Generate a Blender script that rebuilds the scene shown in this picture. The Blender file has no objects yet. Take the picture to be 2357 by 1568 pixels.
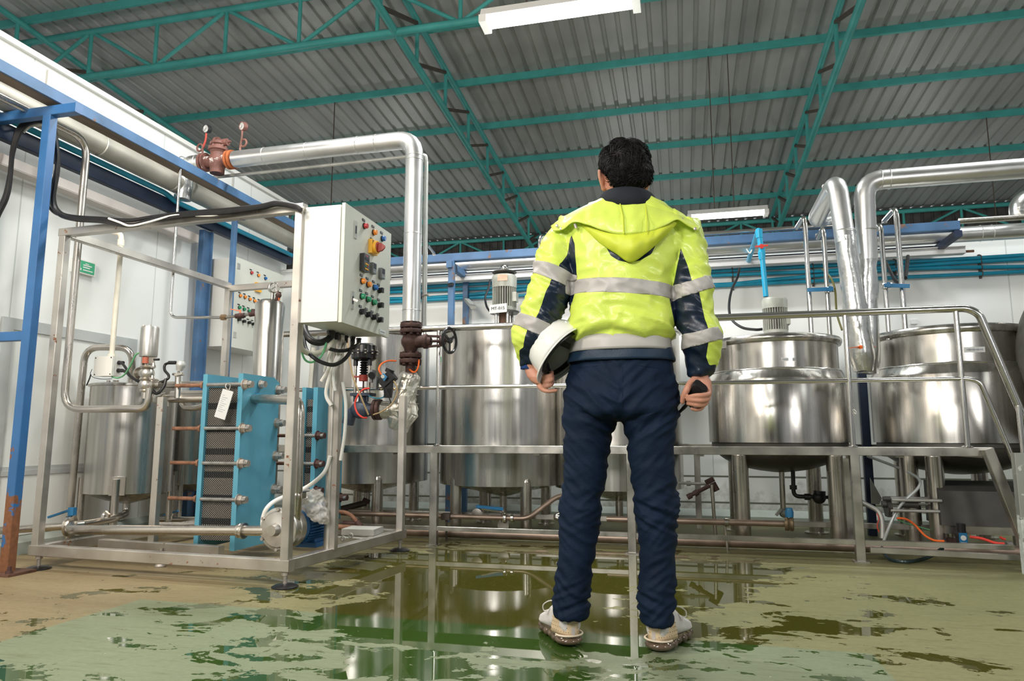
import bpy, math, random
from math import sin, cos, pi, radians, sqrt, atan2
from mathutils import Vector as V, Matrix, noise, Quaternion
random.seed(7)
SC = bpy.context.scene
COL = SC.collection
# ---------------------------------------------------------------- camera (24 mm lens, waist height, tilted up)
F, PIT, YAW, CAMH = 1600.0, radians(7.8), radians(13.7), 0.71
cam_d = bpy.data.cameras.new('camera'); cam = bpy.data.objects.new('camera', cam_d); COL.objects.link(cam)
cam.location = (0, 0, CAMH); cam.rotation_euler = (pi/2+PIT, 0, YAW)
cam_d.sensor_width = 36; cam_d.lens = 36*F/2357; cam_d.clip_start = 0.02; cam_d.clip_end = 200
SC.camera = cam
def ray(px, py):
    dx = (px-1178.5)/F; dz = -(py-784)/F
    y = cos(PIT)-dz*sin(PIT); z = sin(PIT)+dz*cos(PIT)
    return V((dx*cos(YAW)-y*sin(YAW), dx*sin(YAW)+y*cos(YAW), z))
# survey of the place: the point a sight line meets on a real plane of the hall
def AY(px, py, Y): r = ray(px, py); return V((0, 0, CAMH))+r*(Y/r.y)
def AX(px, py, X): r = ray(px, py); return V((0, 0, CAMH))+r*(X/r.x)
def AZ(px, py, Z=0): r = ray(px, py); return V((0, 0, CAMH))+r*((Z-CAMH)/r.z)
# ---------------------------------------------------------------- mesh builder
def frame(d):
    d = V(d).normalized(); a = V((0, 0, 1)) if abs(d.z) < .95 else V((1, 0, 0))
    u = d.cross(a).normalized(); return u, d.cross(u).normalized()
class MB:
    def __init__(s): s.v = []; s.f = []
    def add(s, vs, fs):
        o = len(s.v); s.v += [V(p) for p in vs]; s.f += [tuple(i+o for i in f) for f in fs]; return s
    def box(s, a, b, rz=0, piv=None):
        x0, y0, z0 = a; x1, y1, z1 = b
        vs = [V(p) for p in ((x0,y0,z0),(x1,y0,z0),(x1,y1,z0),(x0,y1,z0),(x0,y0,z1),(x1,y0,z1),(x1,y1,z1),(x0,y1,z1))]
        if rz:
            c = V(piv) if piv else V(((x0+x1)/2, (y0+y1)/2, 0)); R = Matrix.Rotation(rz, 3, 'Z'); vs = [R@(p-c)+c for p in vs]
        return s.add(vs, [(0,3,2,1),(4,5,6,7),(0,1,5,4),(1,2,6,5),(2,3,7,6),(3,0,4,7)])
    def bar(s, p, q, w, h=None, up=(0,0,1), bev=0):      # rectangular tube from p to q; w across, h along up
        p, q = V(p), V(q); h = h or w; d = (q-p).normalized(); up = V(up)
        if abs(d.dot(up)) > .95: up = V((0, 1, 0))
        x = d.cross(up).normalized(); y = x.cross(d).normalized(); w /= 2; h /= 2
        b = bev or min(w, h)*.12
        pr = [(-w+b,-h),(w-b,-h),(w,-h+b),(w,h-b),(w-b,h),(-w+b,h),(-w,h-b),(-w,-h+b)]
        vs = [o+x*a+y*c for o in (p, q) for a, c in pr]; n = 8
        return s.add(vs, [(i,(i+1)%n,n+(i+1)%n,n+i) for i in range(n)]+[tuple(range(n))[::-1], tuple(range(n,2*n))])
    def cyl(s, p, q, r, r2=None, n=20, cap=True):
        p, q = V(p), V(q); r2 = r if r2 is None else r2; u, w = frame(q-p)
        vs = [o+(u*cos(2*pi*i/n)+w*sin(2*pi*i/n))*rr for o, rr in ((p, r), (q, r2)) for i in range(n)]
        fs = [(i,(i+1)%n,n+(i+1)%n,n+i) for i in range(n)]
        if cap: fs += [tuple(range(n))[::-1], tuple(range(n,2*n))]
        return s.add(vs, fs)
    def lathe(s, prof, o=(0,0,0), ax=(0,0,1), n=32, a0=0, a1=2*pi):
        o = V(o); ax = V(ax).normalized(); u, w = frame(ax); full = abs(a1-a0-2*pi) < 1e-6; m = n if full else n+1; vs = []
        for r, h in prof:
            for i in range(m):
                a = a0+(a1-a0)*i/n; vs.append(o+ax*h+(u*cos(a)+w*sin(a))*r)
        fs = []
        for k in range(len(prof)-1):
            for i in range(n):
                j = (i+1) % m; fs.append((k*m+i, k*m+j, (k+1)*m+j, (k+1)*m+i))
        if full:
            if prof[0][0] > 1e-6: fs.append(tuple(range(m))[::-1])
            if prof[-1][0] > 1e-6: fs.append(tuple((len(prof)-1)*m+i for i in range(m)))
        return s.add(vs, fs)
    def tube(s, pts, r, n=12, fil=0, close=False, cap=True):
        pts = [V(p) for p in pts]
        if fil: pts = fillet(pts, fil)
        m = len(pts); rs = r if isinstance(r, (list, tuple)) else [r]*m; vs = []; u = None
        for i in range(m):
            a = pts[i-1] if (i or close) else pts[i]; b = pts[(i+1) % m] if (i < m-1 or close) else pts[i]
            d = (b-a).normalized()
            if u is None: u, w = frame(d)
            else:
                u = (u-d*u.dot(d)); u = u.normalized() if u.length > 1e-6 else frame(d)[0]
                w = d.cross(u)
            vs += [pts[i]+(u*cos(2*pi*k/n)+w*sin(2*pi*k/n))*rs[i] for k in range(n)]
        fs = []; mm = m if close else m-1
        for i in range(mm):
            for k in range(n):
                a = i*n+k; b = i*n+(k+1) % n; c = ((i+1) % m)*n+(k+1) % n; d = ((i+1) % m)*n+k; fs.append((a, b, c, d))
        if cap and not close: fs += [tuple(range(n))[::-1], tuple((m-1)*n+k for k in range(n))]
        return s.add(vs, fs)
    def ball(s, c, r, n=20, m=12, sc=(1,1,1)):
        c = V(c); vs = [c+V((0,0,-r*sc[2]))]
        for j in range(1, m):
            t = -pi/2+pi*j/m
            vs += [c+V((r*cos(t)*cos(2*pi*i/n)*sc[0], r*cos(t)*sin(2*pi*i/n)*sc[1], r*sin(t)*sc[2])) for i in range(n)]
        vs.append(c+V((0,0,r*sc[2]))); fs = [(0, 1+(i+1)%n, 1+i) for i in range(n)]
        for j in range(m-2): fs += [(1+j*n+i, 1+j*n+(i+1)%n, 1+(j+1)*n+(i+1)%n, 1+(j+1)*n+i) for i in range(n)]
        L = len(vs)-1; fs += [(L, 1+(m-2)*n+i, 1+(m-2)*n+(i+1)%n) for i in range(n)]
        return s.add(vs, fs)
    def torus(s, c, ax, R, r, n=32, m=10):
        c = V(c); u, w = frame(ax)
        return s.tube([c+(u*cos(2*pi*i/n)+w*sin(2*pi*i/n))*R for i in range(n)], r, m, close=True)
    def rings(s, rs, cap=True):                           # loft through closed rings of equal length
        n = len(rs[0]); vs = [p for r in rs for p in r]
        fs = [(k*n+i, k*n+(i+1)%n, (k+1)*n+(i+1)%n, (k+1)*n+i) for k in range(len(rs)-1) for i in range(n)]
        if cap: fs += [tuple(range(n))[::-1], tuple((len(rs)-1)*n+i for i in range(n))]
        return s.add(vs, fs)
    def prism(s, poly, d):                                # flat polygon pushed along d
        n = len(poly); d = V(d); vs = [V(p) for p in poly]+[V(p)+d for p in poly]
        return s.add(vs, [tuple(range(n))[::-1], tuple(range(n,2*n))]+[(i,(i+1)%n,n+(i+1)%n,n+i) for i in range(n)])
    def hexnut(s, c, ax, r, h):
        c = V(c); return s.cyl(c, c+V(ax).normalized()*h, r, n=6)
    def obj(s, name, mat, parent=None, smooth=35, kind=None, origin=None):
        me = bpy.data.meshes.new(name)
        o = bpy.data.objects.new(name, me)
        org = V(parent['org']) if parent is not None else (V(origin) if origin is not None else V((0,0,0)))
        me.from_pydata([p-org for p in s.v], [], s.f)
        import bmesh
        bm = bmesh.new(); bm.from_mesh(me); bmesh.ops.recalc_face_normals(bm, faces=bm.faces); bm.to_mesh(me); bm.free()
        me.materials.append(mat); COL.objects.link(o)
        if smooth:
            me.shade_smooth(); me.set_sharp_from_angle(angle=radians(smooth))
        if parent is not None: o.parent = parent; o['org'] = parent['org']
        else: o.location = org; o['org'] = tuple(org)
        if kind: o['kind'] = kind
        return o
def fillet(pts, r, n=6):
    out = [pts[0]]
    for i in range(1, len(pts)-1):
        a, b, c = pts[i-1], pts[i], pts[i+1]; d1 = (a-b); d2 = (c-b); l = min(r, d1.length*.49, d2.length*.49)
        p, q = b+d1.normalized()*l, b+d2.normalized()*l
        for k in range(n+1):
            t = k/n; out.append(p*(1-t)**2+b*2*t*(1-t)+q*t*t)
    out.append(pts[-1]); return out
def spline(pts, n=8):                                     # Catmull-Rom through the points
    pts = [V(p) for p in pts]; P = [pts[0]*2-pts[1]]+pts+[pts[-1]*2-pts[-2]]; out = []
    for i in range(1, len(P)-2):
        for k in range(n):
            t = k/n; a, b, c, d = P[i-1:i+3]
            out.append(.5*((2*b)+(c-a)*t+(2*a-5*b+4*c-d)*t*t+(3*b-3*c+d-a)*t**3))
    out.append(pts[-1]); return out
def thing(name, label, cat, loc, group=None):
    o = bpy.data.objects.new(name, None); COL.objects.link(o); o.empty_display_size = .1
    o.location = loc; o['org'] = tuple(loc); o['label'] = label; o['category'] = cat
    if group: o['group'] = group
    return o
def tag(o, label, cat, group=None):
    o['label'] = label; o['category'] = cat
    if group: o['group'] = group
    return o
def one(name, mb, mat, label, cat, group=None, smooth=35, origin=None):
    c = origin
    if c is None:
        xs = [p.x for p in mb.v]; ys = [p.y for p in mb.v]; zs = [p.z for p in mb.v]
        c = V(((min(xs)+max(xs))/2, (min(ys)+max(ys))/2, min(zs)))
    return tag(mb.obj(name, mat, None, smooth, None, c), label, cat, group)
# ---------------------------------------------------------------- materials
def M(name, col, met=0, rough=.5, var=0, vs=6, stretch=(1,1,1), bump=0, bs=80, rv=0, spots=(), coat=0, spec=.5, emit=0, trans=0, ior=1.45, alpha=1):
    m = bpy.data.materials.new(name); m.use_nodes = True; t = m.node_tree; N = t.nodes; L = t.links; b = N['Principled BSDF']
    rgb = lambda c: (c[0], c[1], c[2], 1)
    b.inputs['Base Color'].default_value = rgb(col); b.inputs['Metallic'].default_value = met; b.inputs['Roughness'].default_value = rough
    b.inputs['Specular IOR Level'].default_value = spec; b.inputs['Coat Weight'].default_value = coat; b.inputs['Coat Roughness'].default_value = .08
    b.inputs['IOR'].default_value = ior; b.inputs['Transmission Weight'].default_value = trans; b.inputs['Alpha'].default_value = alpha
    if emit: b.inputs['Emission Color'].default_value = rgb(col); b.inputs['Emission Strength'].default_value = emit
    tc = N.new('ShaderNodeNewGeometry'); mp = N.new('ShaderNodeMapping'); L.new(tc.outputs['Position'], mp.inputs['Vector'])
    mp.inputs['Scale'].default_value = stretch
    def noi(sc, det=4, vec=mp):
        n = N.new('ShaderNodeTexNoise'); n.inputs['Scale'].default_value = sc; n.inputs['Detail'].default_value = det; L.new(vec.outputs[0], n.inputs['Vector']); return n
    cur = None; last_r = None
    if var or rv:
        n = noi(vs)
    if var:
        cr = N.new('ShaderNodeValToRGB'); L.new(n.outputs['Fac'], cr.inputs['Fac'])
        cr.color_ramp.elements[0].position = .3; cr.color_ramp.elements[1].position = .7
        cr.color_ramp.elements[0].color = rgb([max(0, c*(1-var)) for c in col]); cr.color_ramp.elements[1].color = rgb([min(1, c*(1+var)) for c in col]); cur = cr.outputs['Color']
    if rv:
        mr = N.new('ShaderNodeMapRange'); L.new(n.outputs['Fac'], mr.inputs['Value']); mr.inputs['From Min'].default_value = .3; mr.inputs['From Max'].default_value = .7
        mr.inputs['To Min'].default_value = max(.02, rough-rv); mr.inputs['To Max'].default_value = rough+rv; last_r = mr.outputs['Result']
    metsock = None
    for sp in spots:                                      # (colour, noise scale, threshold 0..1, z_full, z_none, roughness): chips, rust, grime of its own shape
        scol, ssc, th, z1, z0, sr = sp
        g = N.new('ShaderNodeNewGeometry'); nn = N.new('ShaderNodeTexNoise'); nn.inputs['Scale'].default_value = ssc; nn.inputs['Detail'].default_value = 6; nn.inputs['Roughness'].default_value = .65
        L.new(g.outputs['Position'], nn.inputs['Vector']); add = nn.outputs['Fac']
        if z1 is not None:
            sx = N.new('ShaderNodeSeparateXYZ'); L.new(g.outputs['Position'], sx.inputs[0]); mz = N.new('ShaderNodeMapRange')
            mz.inputs['From Min'].default_value = z0; mz.inputs['From Max'].default_value = z1; mz.inputs['To Min'].default_value = 0; mz.inputs['To Max'].default_value = .4
            L.new(sx.outputs['Z'], mz.inputs['Value']); ad = N.new('ShaderNodeMath'); ad.operation = 'ADD'; L.new(add, ad.inputs[0]); L.new(mz.outputs[0], ad.inputs[1]); add = ad.outputs[0]
        st = N.new('ShaderNodeMapRange'); st.inputs['From Min'].default_value = th; st.inputs['From Max'].default_value = th+.03; L.new(add, st.inputs['Value'])
        mx = N.new('ShaderNodeMix'); mx.data_type = 'RGBA'; L.new(st.outputs[0], mx.inputs[0])
        if cur: L.new(cur, mx.inputs[6])
        else: mx.inputs[6].default_value = rgb(col)
        n2 = N.new('ShaderNodeTexNoise'); n2.inputs['Scale'].default_value = 40; L.new(g.outputs['Position'], n2.inputs['Vector'])
        c2 = N.new('ShaderNodeValToRGB'); c2.color_ramp.elements[0].color = rgb([c*.55 for c in scol]); c2.color_ramp.elements[1].color = rgb([min(1, c*1.4) for c in scol]); L.new(n2.outputs['Fac'], c2.inputs['Fac'])
        L.new(c2.outputs['Color'], mx.inputs[7]); cur = mx.outputs[2]
        mr = N.new('ShaderNodeMix'); mr.data_type = 'FLOAT'; L.new(st.outputs[0], mr.inputs[0])
        if last_r: L.new(last_r, mr.inputs[2])
        else: mr.inputs[2].default_value = rough
        mr.inputs[3].default_value = sr; last_r = mr.outputs[0]
        if met:
            mm = N.new('ShaderNodeMix'); mm.data_type = 'FLOAT'; L.new(st.outputs[0], mm.inputs[0])
            if metsock: L.new(metsock, mm.inputs[2])
            else: mm.inputs[2].default_value = met
            mm.inputs[3].default_value = 0; metsock = mm.outputs[0]
    if cur: L.new(cur, b.inputs['Base Color'])
    if last_r: L.new(last_r, b.inputs['Roughness'])
    if metsock: L.new(metsock, b.inputs['Metallic'])
    if bump:
        n = noi(bs, 5); bp = N.new('ShaderNodeBump'); bp.inputs['Strength'].default_value = bump; bp.inputs['Distance'].default_value = .01
        L.new(n.outputs['Fac'], bp.inputs['Height']); L.new(bp.outputs['Normal'], b.inputs['Normal'])
    return m
RUST = (.2, .085, .04)
m_ss = M('brushed_stainless', (.54,.52,.485), 1, .25, var=.22, vs=2.2, stretch=(9,9,.25), rv=.06)
m_pol = M('polished_stainless', (.64,.62,.59), 1, .18, rv=.02, vs=3)
m_pipe = M('pipe_stainless', (.56,.52,.47), 1, .28, var=.10, vs=5, rv=.04)
m_cast = M('bead_blasted_steel', (.60,.58,.55), 1, .38, var=.1, vs=20)
m_skid = M('frame_steel', (.55,.52,.48), .85, .42, var=.14, vs=7, rv=.08, spots=((RUST, 17, .635, None, 0, .8),))
m_frame = M('satin_steel', (.47,.45,.41), .95, .32, var=.22, vs=8, rv=.08)
m_clad = M('aluminium_cladding', (.70,.70,.69), .9, .34, var=.06, vs=6, rv=.03, bump=.05, bs=14)
m_wrap = M('lagging_foil', (.66,.64,.58), .85, .36, var=.12, vs=14, bump=.8, bs=24)
m_brn = M('stained_steel', (.34,.26,.21), .8, .45, var=.25, vs=8, rv=.08)
m_foil = M('crinkled_foil', (.66,.66,.64), .95, .27, var=.15, vs=14, bump=.5, bs=16)
m_galv = M('dull_galvanised', (.50,.50,.47), .6, .5, var=.15, vs=8)
m_teal = M('teal_paint', (.075,.40,.375), 0, .45, var=.12, vs=4)
m_brown = M('dark_brown_steel', (.10,.075,.06), 0, .7, var=.2)  # truss braces: their shaded undersides put into the colour; plain brown on rods and brackets
m_blue = M('blue_paint', (.032,.125,.31), 0, .38, var=.14, vs=5, spots=((RUST, 9, .73, .05, .95, .85), ((.45,.46,.48), 45, .74, None, 0, .5)))
m_blue2 = M('worn_blue_paint', (.065,.145,.28), 0, .45, var=.25, vs=5, spots=(((.22,.13,.09), 6, .62, None, 0, .8),))
m_navy = M('navy_paint', (.012,.025,.06), 0, .45, var=.2)
m_white = M('cabinet_paint', (.80,.79,.75), 0, .42, var=.02, bump=.04, bs=220)
m_door = M('cabinet_door_paint', (.66,.67,.60), 0, .42, var=.03, bump=.04, bs=220)
m_wall = M('white_panel', (.80,.82,.80), 0, .42, var=.03, vs=2.5)
m_kerb = M('kerb_paint', (.36,.40,.36), 0, .55, var=.15, vs=5)
m_alu = M('aluminium_trim', (.58,.61,.61), .3, .45, var=.08)
m_rustc = M('rusty_cast_iron', (.085,.045,.04), .25, .62, var=.35, vs=16, bump=.3, bs=60)
m_pvalve = M('flaking_brown_valve', (.17,.075,.06), 0, .6, var=.3, vs=14, bump=.4, bs=40, spots=(((.62,.55,.52), 13, .62, None, 0, .6),))
m_orust = M('orange_rust', (.42,.12,.04), 0, .75, var=.3, vs=18, bump=.2)
m_red = M('red_paint', (.38,.05,.035), 0, .45, var=.15)
m_black = M('black_rubber', (.012,.012,.013), 0, .42, var=.3, vs=20)
m_blackp = M('black_plastic', (.02,.02,.022), 0, .3)
m_hx = M('blue_frame_plate', (.105,.345,.47), 0, .42, var=.10, vs=5, spots=(((.07,.045,.03), 16, .735, None, 0, .7),))
m_hxd = M('teal_rear_plate', (.02,.16,.22), 0, .45, var=.15)
m_pack = M('plate_pack_edges', (.19,.17,.15), .6, .5, var=.3, vs=40)
m_gask = M('plate_gasket_rows', (.018,.018,.018), 0, .6)
m_bolt = M('galvanised_bolt', (.48,.44,.40), .75, .45, var=.3, vs=40)
m_rod = M('rusty_rod', (.26,.13,.08), .3, .65, var=.35, vs=30)
m_rodg = M('grey_rod', (.30,.30,.29), .7, .5, var=.25, vs=30)
m_whitep = M('white_plastic', (.80,.79,.75), 0, .4, var=.03, vs=10)
m_cream = M('cream_conduit', (.72,.68,.58), 0, .45, var=.08, vs=12)
m_green = M('green_wire', (.13,.42,.2), 0, .4)
m_org = M('orange_hose', (.95,.17,.03), 0, .35, emit=0)
m_redh = M('red_hose', (.85,.07,.05), 0, .35)
m_beige = M('tan_tube', (.48,.34,.18), 0, .35)
m_motb = M('blue_motor_paint', (.03,.14,.34), 0, .4, var=.15, spots=(((.3,.3,.3), 30, .72, None, 0, .5),))
m_motg = M('grey_motor_paint', (.43,.44,.39), .1, .45, var=.18, vs=12, spots=(((.36,.25,.17), 14, .68, None, 0, .7),))
m_cyan = M('cyan_pvc', (.02,.42,.72), 0, .3)
m_pvc = M('blue_pvc', (.012,.27,.42), 0, .35, var=.12)
m_vblue = M('blue_handle', (.03,.20,.42), 0, .4, var=.1)
m_bag = M('clear_bag', (.84,.79,.72), 0, .25, var=.12, vs=20, alpha=.55, coat=.6)
m_grey = M('grey_plastic', (.22,.23,.24), 0, .45)
m_dgrey = M('machine_cover', (.10,.097,.09), .5, .45, var=.15)
m_gtank = M('grey_tank_shell', (.16,.16,.14), .2, .6, var=.2, vs=14)
m_lamp = M('lamp_diffuser', (1,.99,.96), 0, .4, emit=7)
m_gauge = M('gauge_face', (.85,.85,.83), 0, .3)
m_glass = M('gauge_glass', (1,1,1), 0, .03, trans=1)
m_paper = M('paper_label', (.80,.81,.81), 0, .5)
m_ink = M('print_ink', (.03,.035,.05), 0, .6)
m_inkg = M('faded_grey_print', (.42,.45,.50), 0, .6)
m_pb_red = M('red_button', (.62,.035,.045), 0, .25, coat=.6)
m_pb_org = M('orange_button', (1,.30,.03), 0, .25, coat=.6)
m_pb_blue = M('blue_button', (.01,.15,.50), 0, .25, coat=.6)
m_pb_grn = M('green_button', (.02,.33,.14), 0, .25, coat=.6)
m_yel = M('yellow_switch_plate', (.88,.45,.04), 0, .35)
m_sign = M('green_sign', (.06,.42,.22), 0, .4)
# ================================================================ SETTING
def nodes(name):
    m = bpy.data.materials.new(name); m.use_nodes = True; t = m.node_tree; return m, t.nodes, t.links, t.nodes['Principled BSDF']
def nmath(N, L, op, a, b=None, c=None, clamp=False):
    n = N.new('ShaderNodeMath'); n.operation = op; n.use_clamp = clamp
    for i, x in enumerate((a, b, c)):
        if x is None: continue
        if isinstance(x, (int, float)): n.inputs[i].default_value = x
        else: L.new(x, n.inputs[i])
    return n.outputs[0]
def nmix(N, L, f, a, b):
    n = N.new('ShaderNodeMix'); n.data_type = 'RGBA'; L.new(f, n.inputs[0])
    for i, x in ((6, a), (7, b)):
        if isinstance(x, tuple): n.inputs[i].default_value = (*x, 1)
        else: L.new(x, n.inputs[i])
    return n.outputs[2]
def nramp(N, L, f, p0, p1):
    n = N.new('ShaderNodeMapRange'); n.inputs['From Min'].default_value = p0; n.inputs['From Max'].default_value = p1; L.new(f, n.inputs['Value']); return n.outputs[0]
def nnoise(N, L, vec, sc, det=4, rough=.55, dist=0):
    n = N.new('ShaderNodeTexNoise'); n.inputs['Scale'].default_value = sc; n.inputs['Detail'].default_value = det; n.inputs['Roughness'].default_value = rough; n.inputs['Distortion'].default_value = dist
    L.new(vec, n.inputs['Vector']); return n.outputs['Fac']
# painted concrete floor, green bay in front, standing water
m_floor, N, L, B = nodes('wet_painted_concrete')
g = N.new('ShaderNodeNewGeometry'); sx = N.new('ShaderNodeSeparateXYZ'); L.new(g.outputs['Position'], sx.inputs[0]); X_, Y_ = sx.outputs[0], sx.outputs[1]
mp = N.new('ShaderNodeMapping'); mp.inputs['Scale'].default_value = (.75, 1.15, 1); mp.inputs['Rotation'].default_value = (0, 0, radians(-8)); L.new(g.outputs['Position'], mp.inputs[0]); P_ = mp.outputs[0]
big = nnoise(N, L, P_, 3.8, 7, .62, .7); fine = nnoise(N, L, P_, 14, 6, .6, .4); tex = nnoise(N, L, P_, 55, 5)
mps = N.new('ShaderNodeMapping'); mps.inputs['Scale'].default_value = (1.2, 9, 1); mps.inputs['Rotation'].default_value = (0, 0, radians(12)); L.new(g.outputs['Position'], mps.inputs[0]); scr = nnoise(N, L, mps.outputs[0], 5, 6, .7)
gx0 = nramp(N, L, X_, -2.335, -2.325); gx1 = nramp(N, L, X_, .585, .575); yl = nmath(N, L, 'ADD', Y_, nmath(N, L, 'MULTIPLY', X_, .0272)); gy = nramp(N, L, yl, 2.635, 2.625)
green = nmath(N, L, 'MULTIPLY', nmath(N, L, 'MULTIPLY', gx0, gx1), gy)
ol = nmix(N, L, tex, (.17,.165,.072), (.285,.275,.135))
lft = nramp(N, L, nmath(N, L, 'ADD', X_, nmath(N, L, 'MULTIPLY', big, 1.2)), -.9, -2.0)  # floor browner to the left: warm light there put into its colour
ol = nmix(N, L, lft, ol, nmix(N, L, tex, (.20,.15,.08), (.32,.25,.14)))
gr = nmix(N, L, tex, (.165,.20,.12), (.25,.285,.18))
dry = nmix(N, L, green, ol, gr)
dry = nmix(N, L, nmath(N, L, 'MULTIPLY', nramp(N, L, scr, .52, .70), .6), dry, (.12,.12,.06))
dry = nmix(N, L, nramp(N, L, fine, .66, .70), dry, (.075,.08,.045))
def ell(cx, cy, rx, ry):
    a = nmath(N, L, 'POWER', nmath(N, L, 'ABSOLUTE', nmath(N, L, 'DIVIDE', nmath(N, L, 'SUBTRACT', X_, cx), rx)), 2)
    b = nmath(N, L, 'POWER', nmath(N, L, 'ABSOLUTE', nmath(N, L, 'DIVIDE', nmath(N, L, 'SUBTRACT', Y_, cy), ry)), 2)
    return nmath(N, L, 'MAXIMUM', nmath(N, L, 'SUBTRACT', 1, nmath(N, L, 'ADD', a, b)), -1.2)
pool = nmath(N, L, 'MAXIMUM', ell(-.85, 3.55, 1.25, 1.05), nmath(N, L, 'MAXIMUM', ell(-.75, 2.75, .95, .55), nmath(N, L, 'MULTIPLY', ell(-.2, 3.9, .8, .7), .9)))
front = nmath(N, L, 'MULTIPLY', ell(-.65, 2.5, 2.4, 2.3), .46)
w = nmath(N, L, 'ADD', nmath(N, L, 'MULTIPLY', nmath(N, L, 'SUBTRACT', big, .5), 2.3), nmath(N, L, 'MULTIPLY', nmath(N, L, 'SUBTRACT', fine, .5), .9))
w = nmath(N, L, 'ADD', w, nmath(N, L, 'MAXIMUM', nmath(N, L, 'MULTIPLY', pool, .75), nmath(N, L, 'SUBTRACT', front, .26)))
wet = nramp(N, L, w, .165, .18)
damp = nramp(N, L, w, -.1, .18)
wetcol = nmix(N, L, green, (.064,.062,.010), (.034,.072,.012))
col = nmix(N, L, wet, dry, wetcol)
L.new(col, B.inputs['Base Color'])
L.new(nmath(N, L, 'ADD', nmath(N, L, 'MULTIPLY', nmath(N, L, 'SUBTRACT', 1, wet), nmath(N, L, 'SUBTRACT', .5, nmath(N, L, 'MULTIPLY', damp, .12))), .015), B.inputs['Roughness'])
B.inputs['IOR'].default_value = 1.36
rip = nnoise(N, L, g.outputs['Position'], 5, 2); rip2 = nnoise(N, L, g.outputs['Position'], 60, 4)
bp = N.new('ShaderNodeBump'); bp.inputs['Distance'].default_value = .004; bp.inputs['Strength'].default_value = .25
hh = nmath(N, L, 'ADD', nmath(N, L, 'MULTIPLY', wet, nmath(N, L, 'MULTIPLY', rip, .10)), nmath(N, L, 'ADD', nmath(N, L, 'MULTIPLY', nmath(N, L, 'SUBTRACT', 1, wet), nmath(N, L, 'MULTIPLY', rip2, .5)), nmath(N, L, 'MULTIPLY', wet, .45)))
L.new(hh, bp.inputs['Height']); L.new(bp.outputs[0], B.inputs['Normal'])
fl = MB().box((-14,-8,-.1), (11,17.4,0)).obj('floor', m_floor, None, 0, 'structure')
def wall_mat(name, axis, off, grime):
    m, N, L, B = nodes(name); g = N.new('ShaderNodeNewGeometry'); sx = N.new('ShaderNodeSeparateXYZ'); L.new(g.outputs['Position'], sx.inputs[0])
    a = sx.outputs[axis]; fr = nmath(N, L, 'FRACT', nmath(N, L, 'DIVIDE', nmath(N, L, 'ADD', a, off), 1.16)); seam = nramp(N, L, nmath(N, L, 'ABSOLUTE', nmath(N, L, 'SUBTRACT', fr, .5)), .0045, .003)
    n1 = nnoise(N, L, g.outputs['Position'], 1.7, 4); col = nmix(N, L, n1, (.80,.82,.80), (.88,.89,.87))
    col = nmix(N, L, seam, col, (.58,.61,.59))
    if grime:
        z = sx.outputs[2]
        for zz in (.37, .155): col = nmix(N, L, nramp(N, L, nmath(N, L, 'ABSOLUTE', nmath(N, L, 'SUBTRACT', z, zz)), .009, .006), col, (.16,.17,.13))
        st = nmath(N, L, 'SUBTRACT', nnoise(N, L, g.outputs['Position'], 5, 6, .65), nmath(N, L, 'MULTIPLY', z, .75))
        col = nmix(N, L, nramp(N, L, st, .32, .62), col, (.19,.19,.12))
    L.new(col, B.inputs['Base Color']); B.inputs['Roughness'].default_value = .38; return m
m_wl = wall_mat('left_wall_panels', 1, .74, False); m_wb = wall_mat('back_wall_panels', 0, .34, True)
WX, WY, WLT, WBT = -3.95, 6.2, 3.1, 2.36
MB().box((WX-.1,-5,0), (WX,WY+.1,WLT)).obj('wall_left', m_wl, None, 0, 'structure')
MB().box((WX,WY,0), (8,WY+.1,WBT)).obj('wall_back', m_wb, None, 0, 'structure')
MB().box((WX-.13,-5,WLT), (WX+.03,WY+.13,WLT+.035)).obj('trim_1', m_white, None, 0, 'structure')
MB().box((WX+.001,-5,.47), (WX+.015,4.0,.50)).box((WX+.001,-5,.50), (WX+.01,4.0,.525)).obj('trim_2', m_alu, None, 0, 'structure')
MB().box((WX,WY-.02,WBT), (8,WY+.12,WBT+.03)).obj('trim_3', m_white, None, 0, 'structure')
kb = MB().box((WX,-5,0), (WX+.05,WY,.07)); kb.prism([(WX,-5,.07),(WX+.05,-5,.07),(WX,-5,.11)], (0,WY+5,0)); kb.obj('baseboard_left', m_kerb, None, 0, 'structure')
kb = MB().box((WX+.05,WY-.06,0), (8,WY,.05)); kb.prism([(WX+.05,WY-.06,.05),(WX+.05,WY,.05),(WX+.05,WY,.10)], (8-WX-.05,0,0)); kb.obj('baseboard_back', m_kerb, None, 0, 'structure')
d = MB(); d.box((WX+.002,3.27,.11), (WX+.02,3.34,1.42)).box((WX+.002,4.27,.11), (WX+.02,4.33,1.42)).box((WX+.002,3.34,1.35), (WX+.02,4.27,1.42))
dr = MB().box((WX+.001,3.34,.11), (WX+.008,4.27,1.35)).obj('door_1', m_wall, None, 0, 'structure')
d.obj('door_frame', m_alu, dr, 0)
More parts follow.
